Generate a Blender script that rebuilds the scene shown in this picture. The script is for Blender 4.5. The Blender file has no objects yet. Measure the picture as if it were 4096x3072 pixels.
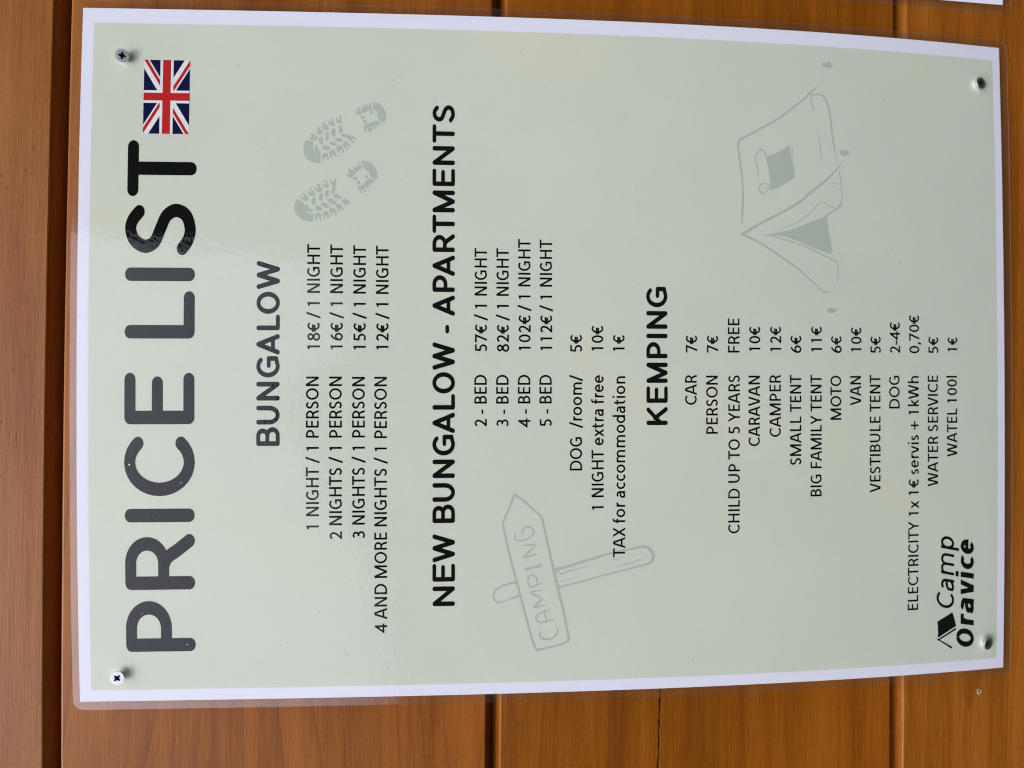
import bpy, bmesh, math, random
from mathutils import Vector, Matrix
from mathutils.geometry import delaunay_2d_cdt

random.seed(7)
scene = bpy.context.scene
COL = scene.collection
MM = 0.001
BASE_Z = 1.5                       # height of the middle of the price list above the ground

# ------------------------------------------------------------------ camera
cam_data = bpy.data.cameras.new('camera')
cam = bpy.data.objects.new('camera', cam_data)
COL.objects.link(cam)
CAM_POS = (-15.859, -306.540, 50.670)          # millimetres, sheet centre on the wall = origin
RIGHT = Vector((0.00903218, -0.08318181, -0.99649346))
UP = Vector((0.99992718, -0.0072242, 0.00966634))
FWD = Vector((0.00800293, 0.9965082, -0.0831105))
m3 = Matrix((RIGHT, UP, -FWD)).transposed()
cam.matrix_world = Matrix.Translation(Vector(CAM_POS) * MM + Vector((0, 0, BASE_Z))) @ m3.to_4x4()
cam_data.sensor_fit = 'HORIZONTAL'
cam_data.sensor_width = 36.0
cam_data.lens = 36.0 * 2731.0 / 4096.0
cam_data.clip_start = 0.01
cam_data.clip_end = 200.0
cam_data.dof.use_dof = True
cam_data.dof.focus_distance = 0.292
cam_data.dof.aperture_fstop = 6.5
scene.camera = cam

# ------------------------------------------------------------------ daylight
SUN_EL, SUN_AZ = math.radians(58), math.radians(200)     # high, in front of the wall, from the left
world = bpy.data.worlds.new('World')
scene.world = world
world.use_nodes = True
wn = world.node_tree.nodes
wl = world.node_tree.links
wn.clear()


def wnode(t, **kw):
    n = wn.new(t)
    for k, v in kw.items():
        setattr(n, k, v)
    return n


def wmath(op, a, b=None):
    n = wnode('ShaderNodeMath', operation=op)
    for i, v in enumerate((a, b)):
        if v is None:
            continue
        if isinstance(v, (int, float)):
            n.inputs[i].default_value = v
        else:
            wl.new(v, n.inputs[i])
    return n.outputs[0]


wout = wnode('ShaderNodeOutputWorld')
wbg = wnode('ShaderNodeBackground')
wbg.inputs['Strength'].default_value = 0.106
sky = wnode('ShaderNodeTexSky', sky_type='NISHITA')
sky.sun_disc = False
sky.sun_elevation = SUN_EL
sky.sun_rotation = SUN_AZ
sky.dust_density = 3.0
sky.air_density = 1.0
tc = wnode('ShaderNodeTexCoord')
sep = wnode('ShaderNodeSeparateXYZ')
wl.new(tc.outputs['Generated'], sep.inputs[0])
# azimuth seen from the wall looking out (degrees, + towards +X) and elevation (degrees)
az = wmath('MULTIPLY', wmath('ARCTAN2', sep.outputs[0], wmath('MULTIPLY', sep.outputs[1], -1.0)), 57.2958)
el = wmath('MULTIPLY', wmath('ARCSINE', sep.outputs[2]), 57.2958)
# skyline of the campsite trees: elevation for each azimuth
curve = wnode('ShaderNodeFloatCurve')
SKYLINE = [(-180, 10), (-60, 9), (-38, 7), (-29, 8), (-21, 9.5), (-16, 12.0), (-12, 14), (-7, 17), (-3, 18.5), (0, 18), (2, 15.5),
           (4, 13.5), (9, 13.5), (11.5, 15.5), (13, 22), (15, 33), (18, 42), (45, 44), (60, 36), (75, 22), (100, 12), (180, 10)]
cm = curve.mapping
cm.extend = 'HORIZONTAL'
c0 = cm.curves[0]
pts = [((a + 180) / 360.0, e / 90.0) for a, e in SKYLINE]
c0.points[0].location = pts[0]
c0.points[1].location = pts[-1]
for p in pts[1:-1]:
    c0.points.new(*p)
for p in c0.points:
    p.handle_type = 'VECTOR'
cm.update()
wl.new(wmath('DIVIDE', wmath('ADD', az, 180.0), 360.0), curve.inputs['Value'])
leafn = wnode('ShaderNodeTexNoise')
leafn.inputs['Scale'].default_value = 26.0
leafn.inputs['Detail'].default_value = 5.0
wl.new(tc.outputs['Generated'], leafn.inputs['Vector'])
edge = wmath('ADD', wmath('MULTIPLY', curve.outputs[0], 90.0), wmath('MULTIPLY', wmath('SUBTRACT', leafn.outputs[0], 0.5), 5.0))
mask = wmath('MULTIPLY_ADD', wmath('SUBTRACT', el, edge), 5.0)
mask.node.inputs[2].default_value = 0.5
mask.node.use_clamp = True
# high thin cloud over the clear sky
cloudn = wnode('ShaderNodeTexNoise')
cloudn.inputs['Scale'].default_value = 2.2
cloudn.inputs['Detail'].default_value = 4.0
wl.new(tc.outputs['Generated'], cloudn.inputs['Vector'])
cmix = wnode('ShaderNodeMix', data_type='RGBA')
wl.new(wmath('MULTIPLY_ADD', cloudn.outputs[0], 0.5), cmix.inputs['Factor'])
cmix.inputs['Factor'].links[0].from_node.inputs[2].default_value = 0.45
wl.new(sky.outputs[0], cmix.inputs[6])
cloud = wnode('ShaderNodeMix', data_type='RGBA')          # overcast: brighter towards the zenith
wl.new(wmath('MAXIMUM', sep.outputs[2], 0.0), cloud.inputs['Factor'])
cloud.inputs[6].default_value = (3.8, 4.6, 6.8, 1)
cloud.inputs[7].default_value = (36.0, 37.0, 41.0, 1)
wl.new(cloud.outputs[2], cmix.inputs[7])
tmix = wnode('ShaderNodeMix', data_type='RGBA')
wl.new(mask, tmix.inputs['Factor'])
tmix.inputs[6].default_value = (0.50, 0.56, 0.36, 1)          # shaded trees and grass
wl.new(cmix.outputs[2], tmix.inputs[7])
wl.new(tmix.outputs[2], wbg.inputs['Color'])
wl.new(wbg.outputs[0], wout.inputs[0])

sun_data = bpy.data.lights.new('sun', 'SUN')
sun_data.energy = 1.5
sun_data.angle = math.radians(25)
sun_data.color = (1.0, 0.97, 0.92)
sun = bpy.data.objects.new('sun', sun_data)
COL.objects.link(sun)
sun_dir = Vector((-0.30, -0.52, 0.80)).normalized()       # towards the sun
sun.rotation_euler = sun_dir.to_track_quat('Z', 'Y').to_euler()
sun.location = (0, -2, 4)
sky.sun_elevation = math.asin(sun_dir.z)
sky.sun_rotation = math.atan2(sun_dir.x, sun_dir.y)

scene.view_settings.view_transform = 'Standard'
scene.view_settings.look = 'None'
scene.view_settings.gamma = 1.0
scene.view_settings.exposure = 0.05
scene.view_settings.use_curve_mapping = False
scene.cycles.filter_width = 1.15
scene.cycles.max_bounces = 8
scene.cycles.transparent_max_bounces = 16

# ------------------------------------------------------------------ materials
def material(name):
    m = bpy.data.materials.new(name)
    m.use_nodes = True
    nt = m.node_tree
    return m, nt, nt.nodes['Principled BSDF']


def nmath(nt, op, a, b=None, c=None, clamp=False):
    n = nt.nodes.new('ShaderNodeMath')
    n.operation = op
    n.use_clamp = clamp
    for i, v in enumerate((a, b, c)):
        if v is None:
            continue
        if isinstance(v, (int, float)):
            n.inputs[i].default_value = v
        else:
            nt.links.new(v, n.inputs[i])
    return n.outputs[0]


def nnoise(nt, vec, scale, detail=3.0, rough=0.55, dist=0.0):
    n = nt.nodes.new('ShaderNodeTexNoise')
    n.inputs['Scale'].default_value = scale
    n.inputs['Detail'].default_value = detail
    n.inputs['Roughness'].default_value = rough
    n.inputs['Distortion'].default_value = dist
    nt.links.new(vec, n.inputs['Vector'])
    return n.outputs[0]


def nscale(nt, vec, s, off=(0, 0, 0)):
    n = nt.nodes.new('ShaderNodeMapping')
    n.inputs['Scale'].default_value = s
    n.inputs['Location'].default_value = off
    nt.links.new(vec, n.inputs['Vector'])
    return n.outputs[0]


def nmix(nt, f, a, b):
    n = nt.nodes.new('ShaderNodeMix')
    n.data_type = 'RGBA'
    for sock, v in ((n.inputs['Factor'], f), (n.inputs[6], a), (n.inputs[7], b)):
        if isinstance(v, (int, float)):
            sock.default_value = v
        elif isinstance(v, tuple):
            sock.default_value = v + (1,)
        else:
            nt.links.new(v, sock)
    return n.outputs[2]


def nramp(nt, v, lo, hi):
    n = nt.nodes.new('ShaderNodeMapRange')
    n.inputs['From Min'].default_value = lo
    n.inputs['From Max'].default_value = hi
    nt.links.new(v, n.inputs['Value'])
    return n.outputs[0]


def wood_material(name, seed, base, dark, light, ring_amt, speck_amt):
    m, nt, bs = material(name)
    t = nt.nodes.new('ShaderNodeTexCoord')
    v = nscale(nt, t.outputs['Object'], (1, 1, 1), (seed * 3.7, seed * 1.3, seed * 2.1))
    streak = nnoise(nt, nscale(nt, v, (5, 20, 120)), 1.0, 4.0, 0.6)
    fibre = nnoise(nt, nscale(nt, v, (42, 300, 1700)), 1.0, 3.0, 0.6)
    fine = nnoise(nt, nscale(nt, v, (380, 900, 2300)), 1.0, 2.0, 0.6)
    patch = nnoise(nt, nscale(nt, v, (7, 9, 13)), 1.0, 2.0, 0.5)
    bands = nnoise(nt, nscale(nt, v, (1.5, 9, 48)), 1.0, 2.0, 0.5, 0.4)
    contour = nnoise(nt, nscale(nt, v, (0.9, 4, 13)), 1.0, 1.0, 0.4)
    ring = nmath(nt, 'FRACT', nmath(nt, 'MULTIPLY', contour, 26.0))
    ring = nmath(nt, 'POWER', ring, 8.0)
    speck = nramp(nt, nnoise(nt, nscale(nt, v, (170, 600, 1000)), 1.0, 2.0, 0.5), 0.655, 0.74)
    area = nramp(nt, nnoise(nt, nscale(nt, v, (14, 14, 30)), 1.0, 2.0, 0.5), 0.42, 0.62)
    speck = nmath(nt, 'MULTIPLY', speck, area)
    f = nmath(nt, 'ADD', nmath(nt, 'MULTIPLY', nmath(nt, 'SUBTRACT', streak, 0.5), 1.6),
              nmath(nt, 'MULTIPLY', nmath(nt, 'SUBTRACT', fibre, 0.5), 1.3))
    f = nmath(nt, 'ADD', f, nmath(nt, 'MULTIPLY', nmath(nt, 'SUBTRACT', fine, 0.5), 1.0))
    f = nmath(nt, 'ADD', f, nmath(nt, 'MULTIPLY', nmath(nt, 'SUBTRACT', bands, 0.5), 1.9))
    f = nmath(nt, 'ADD', f, nmath(nt, 'MULTIPLY', nmath(nt, 'SUBTRACT', patch, 0.5), 1.5))
    f = nmath(nt, 'ADD', f, 0.5, clamp=True)
    col = nmix(nt, f, dark, light)
    col = nmix(nt, 0.25, col, base)
    ringf = nmath(nt, 'MULTIPLY', ring, ring_amt)
    col = nmix(nt, ringf, col, tuple(c * 0.62 for c in dark))
    col = nmix(nt, nmath(nt, 'MULTIPLY', speck, speck_amt), col, tuple(c * 0.35 for c in dark))
    nt.links.new(col, bs.inputs['Base Color'])
    rgh = nmath(nt, 'MULTIPLY_ADD', fibre, 0.16, 0.26)
    nt.links.new(rgh, bs.inputs['Roughness'])
    bs.inputs['IOR'].default_value = 1.36
    b = nt.nodes.new('ShaderNodeBump')
    b.inputs['Strength'].default_value = 1.0
    b.inputs['Distance'].default_value = 0.00005
    h = nmath(nt, 'ADD', fibre, nmath(nt, 'MULTIPLY', fine, 0.5))
    h = nmath(nt, 'SUBTRACT', h, nmath(nt, 'MULTIPLY', ring, 0.25))
    h = nmath(nt, 'SUBTRACT', h, nmath(nt, 'MULTIPLY', speck, 0.8))
    nt.links.new(h, b.inputs['Height'])
    nt.links.new(b.outputs[0], bs.inputs['Normal'])
    return m


def paper_material(name, col, var=0.03, tint=None):
    m, nt, bs = material(name)
    t = nt.nodes.new('ShaderNodeTexCoord')
    v = t.outputs['Object']
    n1 = nnoise(nt, v, 18.0, 3.0)
    n2 = nnoise(nt, v, 900.0, 2.0)
    f = nmath(nt, 'ADD', nmath(nt, 'MULTIPLY', nmath(nt, 'SUBTRACT', n1, 0.5), 1.2),
              nmath(nt, 'MULTIPLY', nmath(nt, 'SUBTRACT', n2, 0.5), 0.9))
    f = nmath(nt, 'ADD', f, 0.5, clamp=True)
    lo = tuple(c * (1 - var) for c in col)
    hi = tuple(min(1, c * (1 + var)) for c in col)
    c = nmix(nt, f, lo, hi)
    if tint:
        n3 = nnoise(nt, v, 11.0, 2.0)
        c = nmix(nt, nmath(nt, 'MULTIPLY', nramp(nt, n3, 0.52, 0.72), 0.55), c, tint)
    nt.links.new(c, bs.inputs['Base Color'])
    bs.inputs['Roughness'].default_value = 0.9
    bs.inputs['Specular IOR Level'].default_value = 0.0
    return m


def flat_material(name, col, rough=0.9, spec=0.0, metallic=0.0):
    m, nt, bs = material(name)
    t = nt.nodes.new('ShaderNodeTexCoord')
    n = nnoise(nt, t.outputs['Object'], 350.0, 3.0)
    c = nmix(nt, n, tuple(x * 0.85 for x in col), tuple(min(1, x * 1.12) for x in col))
    nt.links.new(c, bs.inputs['Base Color'])
    bs.inputs['Roughness'].default_value = rough
    bs.inputs['Specular IOR Level'].default_value = spec
    bs.inputs['Metallic'].default_value = metallic
    return m


def film_material(name, ior, rough, milk, milk_col=(0.8, 0.8, 0.8)):
    m = bpy.data.materials.new(name)
    m.use_nodes = True
    nt = m.node_tree
    nt.nodes.clear()
    out = nt.nodes.new('ShaderNodeOutputMaterial')
    tr = nt.nodes.new('ShaderNodeBsdfTransparent')
    tr.inputs[0].default_value = (1, 1, 1, 1)
    gl = nt.nodes.new('ShaderNodeBsdfGlossy')
    gl.inputs['Roughness'].default_value = rough
    df = nt.nodes.new('ShaderNodeBsdfDiffuse')
    df.inputs[0].default_value = milk_col + (1,)
    f0 = ((ior - 1.0) / (ior + 1.0)) ** 2
    geo = nt.nodes.new('ShaderNodeNewGeometry')
    dot = nt.nodes.new('ShaderNodeVectorMath')
    dot.operation = 'DOT_PRODUCT'
    nt.links.new(geo.outputs['Incoming'], dot.inputs[0])
    nt.links.new(geo.outputs['Normal'], dot.inputs[1])
    cosv = nmath(nt, 'ABSOLUTE', dot.outputs['Value'])
    fres = nmath(nt, 'MULTIPLY_ADD', nmath(nt, 'POWER', nmath(nt, 'SUBTRACT', 1.0, cosv, clamp=True), 5.0), 1.0 - f0, f0)
    t = nt.nodes.new('ShaderNodeTexCoord')
    v = t.outputs['Object']
    peel = nnoise(nt, nscale(nt, v, (260, 400, 480)), 1.0, 3.0, 0.6)
    wavy = nnoise(nt, v, 70.0, 2.0, 0.5)
    h = nmath(nt, 'ADD', nmath(nt, 'MULTIPLY', peel, 0.042), nmath(nt, 'MULTIPLY', wavy, 0.07))
    b = nt.nodes.new('ShaderNodeBump')
    b.inputs['Strength'].default_value = 1.0
    b.inputs['Distance'].default_value = 0.001
    nt.links.new(h, b.inputs['Height'])
    nt.links.new(b.outputs[0], gl.inputs['Normal'])
    mx0 = nt.nodes.new('ShaderNodeMixShader')
    mx0.inputs[0].default_value = milk
    nt.links.new(tr.outputs[0], mx0.inputs[1])
    nt.links.new(df.outputs[0], mx0.inputs[2])
    mx = nt.nodes.new('ShaderNodeMixShader')
    nt.links.new(fres, mx.inputs[0])
    nt.links.new(mx0.outputs[0], mx.inputs[1])
    nt.links.new(gl.outputs[0], mx.inputs[2])
    nt.links.new(mx.outputs[0], out.inputs[0])
    return m


M_WHITE = paper_material('white_paper', (0.83, 0.83, 0.95), 0.012)
M_GREEN = paper_material('pale_green_print', (0.665, 0.70, 0.595), 0.04, (0.71, 0.72, 0.56))
M_INK = flat_material('black_ink', (0.006, 0.006, 0.007))
M_FAINT = paper_material('faint_green_ink', (0.47, 0.535, 0.465), 0.04)
M_NAVY = flat_material('navy_ink', (0.006, 0.009, 0.055))
M_RED = flat_material('red_ink', (0.55, 0.022, 0.026))
M_FLAGW = flat_material('flag_white_ink', (0.82, 0.82, 0.84))
M_FILM = film_material('laminate_front', 1.57, 0.02, 0.0)
M_FILM_BACK = film_material('laminate_back', 1.75, 0.12, 0.012, (0.8, 0.75, 0.75))
M_FILM_EDGE = film_material('laminate_edge', 1.5, 0.25, 0.12, (0.8, 0.78, 0.76))
M_STEEL = flat_material('zinc_steel', (0.62, 0.62, 0.63), 0.30, 0.5, 1.0)
M_RECESS_SHADE = flat_material('recess_painted_shade', (0.03, 0.03, 0.032), 0.35, 0.5, 0.6)  # same steel as the head; shade inside the cross put into its dark colour
M_SPLINTER = flat_material('bare_splintered_wood', (0.44, 0.34, 0.23))
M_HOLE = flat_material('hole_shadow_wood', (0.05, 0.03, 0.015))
M_DUST = flat_material('dark_dust', (0.05, 0.05, 0.045))
M_BUBBLE = flat_material('pale_bubble', (0.72, 0.75, 0.72))


# ------------------------------------------------------------------ object helpers
def tag(o, label=None, cat=None, group=None, kind=None):
    for k, v in (('label', label), ('category', cat), ('group', group), ('kind', kind)):
        if v:
            o[k] = v
    return o


def empty(name, loc, rot=(0, 0, 0)):
    o = bpy.data.objects.new(name, None)
    o.empty_display_size = 0.02
    COL.objects.link(o)
    o.location = loc
    o.rotation_euler = rot
    return o


def mesh_obj(name, verts, faces, mat, parent=None, smooth=False, scale=MM, mats=None, fmat=None):
    me = bpy.data.meshes.new(name)
    me.from_pydata([(x * scale, y * scale, z * scale) for x, y, z in verts], [], faces)
    for mm in (mats or [mat]):
        me.materials.append(mm)
    if fmat:
        me.polygons.foreach_set('material_index', fmat)
    if smooth:
        me.polygons.foreach_set('use_smooth', [True] * len(me.polygons))
    me.update()
    o = bpy.data.objects.new(name, me)
    COL.objects.link(o)
    if parent:
        o.parent = parent
    return o

# ------------------------------------------------------------------ layout of the print (mm on the sheet, origin at its centre)
LINES = [
    ('i', '1 NIGHT / 1 PERSON', -75.57, 109.3, -10.04, 108.6, 5.36),
    ('p', '18€ / 1 NIGHT', 1.51, 108.47, 46.85, 108.61, 5.54),
    ('i', '2 NIGHTS / 1 PERSON', -79.91, 99.55, -10.04, 98.8, 5.45),
    ('p', '16€ / 1 NIGHT', 1.53, 98.72, 46.69, 98.83, 5.48),
    ('i', '3 NIGHTS / 1 PERSON', -79.71, 89.76, -10.14, 89.08, 5.44),
    ('p', '15€ / 1 NIGHT', 1.4, 88.94, 46.53, 89.08, 5.44),
    ('i', '4 AND MORE NIGHTS / 1 PERSON', -120.47, 80.68, -10.13, 79.37, 5.43),
    ('p', '12€ / 1 NIGHT', 1.42, 79.28, 46.37, 79.39, 5.36),
    ('i', '2 - BED', -31.79, 37.15, -9.27, 37.1, 5.34),
    ('p', '57€ / 1 NIGHT', 0.78, 36.99, 45.84, 36.96, 5.36),
    ('i', '3 - BED', -31.83, 27.66, -9.26, 27.65, 5.28),
    ('p', '82€ / 1 NIGHT', 0.7, 27.54, 45.81, 27.44, 5.31),
    ('i', '4 - BED', -31.97, 18.22, -9.25, 18.16, 5.33),
    ('p', '102€ / 1 NIGHT', 1.23, 18.1, 49.99, 17.91, 5.36),
    ('i', '5 - BED', -31.76, 8.79, -9.24, 8.78, 5.33),
    ('p', '112€ / 1 NIGHT', 1.26, 8.66, 49.93, 8.4, 5.36),
    ('i', 'DOG  /room/', -51.08, -4.59, -9.33, -4.59, 5.32),
    ('p', '5€', 0.65, -4.61, 8.26, -4.62, 5.22),
    ('i', '1 NIGHT extra free', -68.62, -14.37, -9.38, -13.99, 5.27),
    ('p', '10€', 1.19, -14.06, 12.28, -14.09, 5.2),
    ('i', 'TAX for accommodation', -89.46, -24.2, -9.82, -23.45, 5.36),
    ('p', '1€', 1.08, -23.57, 8.27, -23.59, 5.18),
    ('i', 'CAR', -22.49, -56.25, -9.17, -56.17, 5.48),
    ('p', '7€', 0.71, -56.46, 8.22, -56.49, 5.36),
    ('i', 'PERSON', -35.42, -65.94, -9.52, -65.82, 5.42),
    ('p', '7€', 0.75, -66.12, 8.29, -66.15, 5.35),
    ('i', 'CHILD UP TO 5 YEARS', -80.06, -76.51, -9.3, -75.76, 5.5),
    ('p', 'FREE', 0.8, -75.96, 16.1, -76.14, 5.5),
    ('i', 'CARAVAN', -41.13, -85.59, -9.49, -85.48, 5.49),
    ('p', '10€', 1.37, -85.79, 12.45, -85.84, 5.39),
    ('i', 'CAMPER', -37.06, -95.51, -9.11, -95.34, 5.55),
    ('p', '12€', 1.32, -95.6, 12.55, -95.77, 5.38),
    ('i', 'SMALL TENT', -49.86, -105.2, -9.09, -105.19, 5.52),
    ('p', '6€', 0.7, -105.34, 8.56, -105.38, 5.38),
    ('i', 'BIG FAMILY TENT', -64.21, -115.12, -9.07, -114.98, 5.55),
    ('p', '11€', 1.29, -115.25, 12.76, -115.32, 5.38),
    ('i', 'MOTO', -29.58, -124.71, -9.42, -124.66, 5.48),
    ('p', '6€', 0.82, -124.93, 8.53, -124.98, 5.39),
    ('i', 'VAN', -23.02, -134.46, -9.56, -134.39, 5.54),
    ('p', '10€', 1.42, -134.74, 12.62, -134.81, 5.4),
    ('i', 'VESTIBULE TENT', -63.09, -144.15, -9.01, -144.2, 5.5),
    ('p', '5€', 0.85, -144.43, 8.57, -144.48, 5.42),
    ('i', 'DOG', -24.55, -153.89, -9.36, -153.95, 5.59),
    ('p', '2-4€', 0.92, -154.19, 15.22, -154.3, 5.43),
    ('i', 'ELECTRICITY 1x 1€ servis + 1kWh', -118.21, -163.68, -9.5, -163.79, 5.56),
    ('p', '0,70€', 0.99, -164.09, 18.65, -164.24, 5.39),
    ('i', 'WATER SERVICE', -60.89, -173.69, -9.2, -173.9, 5.64),
    ('p', '5€', 0.96, -174.08, 8.64, -174.14, 5.47),
    ('i', 'WATEL 100l', -47.24, -183.94, -9.45, -183.86, 5.74),
    ('p', '1€', 1.97, -184.24, 8.66, -184.3, 5.62),
]
HEADINGS = [
    ('BUNGALOW', 125.42, 9.81, [('B', -39.63, -31.63), ('U', -30.49, -22.44), ('N', -20.27, -12.27), ('G', -10.44, -1.3), ('A', -0.65, 8.1), ('L', 9.73, 16.42), ('O', 16.76, 26.18), ('W', 27.32, 39.38)]),
    ('NEW BUNGALOW - APARTMENTS', 50.87, 9.69, [('N', -109.41, -100.83), ('E', -98.76, -91.0), ('W', -90.3, -78.18), ('B', -73.31, -65.28), ('U', -64.13, -56.01), ('N', -53.86, -45.85), ('G', -44.1, -35.09), ('A', -34.44, -25.63), ('L', -24.33, -17.58), ('O', -17.33, -8.12), ('W', -7.12, 4.75), ('-', 8.6, 12.36), ('A', 16.27, 25.05), ('P', 26.56, 33.85), ('A', 33.5, 42.4), ('R', 43.91, 51.73), ('T', 52.13, 60.21), ('M', 61.17, 70.74), ('E', 72.67, 80.28), ('N', 81.91, 90.21), ('T', 91.59, 99.82), ('S', 100.69, 108.48)]),
    ('KEMPING', -42.94, 9.61, [('K', -31.41, -23.32), ('E', -21.58, -14.26), ('M', -12.78, -3.81), ('P', -1.86, 5.31), ('I', 7.05, 8.9), ('N', 11.16, 19.01), ('G', 20.7, 29.8)]),
]
TITLE = [
    ('P',-127.21,-105.46,161.34,190.13),
    ('R',-100.64,-76.93,161.25,189.99),
    ('I',-71.84,-66.07,161.04,190.54),
    ('C',-60.75,-35.46,161.37,190.38),
    ('E',-30.25,-8.42,161.54,190.1),
    ('L',6.09,26.29,161.46,190.67),
    ('I',30.49,36.27,161.11,190.66),
    ('S',41.61,64.14,160.9,190.25),
    ('T',66.69,90.84,160.51,189.76),
]
LOGO = [
    ('Camp','C',-118.66,-110.6,-182.64,9.35),
    ('Camp','a',-110.6,-104.33,-182.57,9.35),
    ('Camp','m',-103.04,-92.34,-182.48,9.34),
    ('Camp','p',-91.68,-84.5,-182.41,9.34),
    ('Oravice','O',-137.52,-128.08,-193.5,9.52),
    ('Oravice','r',-127.26,-121.2,-193.39,9.52),
    ('Oravice','a',-121.31,-114.02,-193.31,9.51),
    ('Oravice','v',-112.65,-105.11,-193.22,9.51),
    ('Oravice','i',-104.96,-101.03,-193.16,9.51),
    ('Oravice','c',-100.69,-93.91,-193.11,9.51),
    ('Oravice','e',-93.54,-86.2,-193.06,9.51),
]
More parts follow.
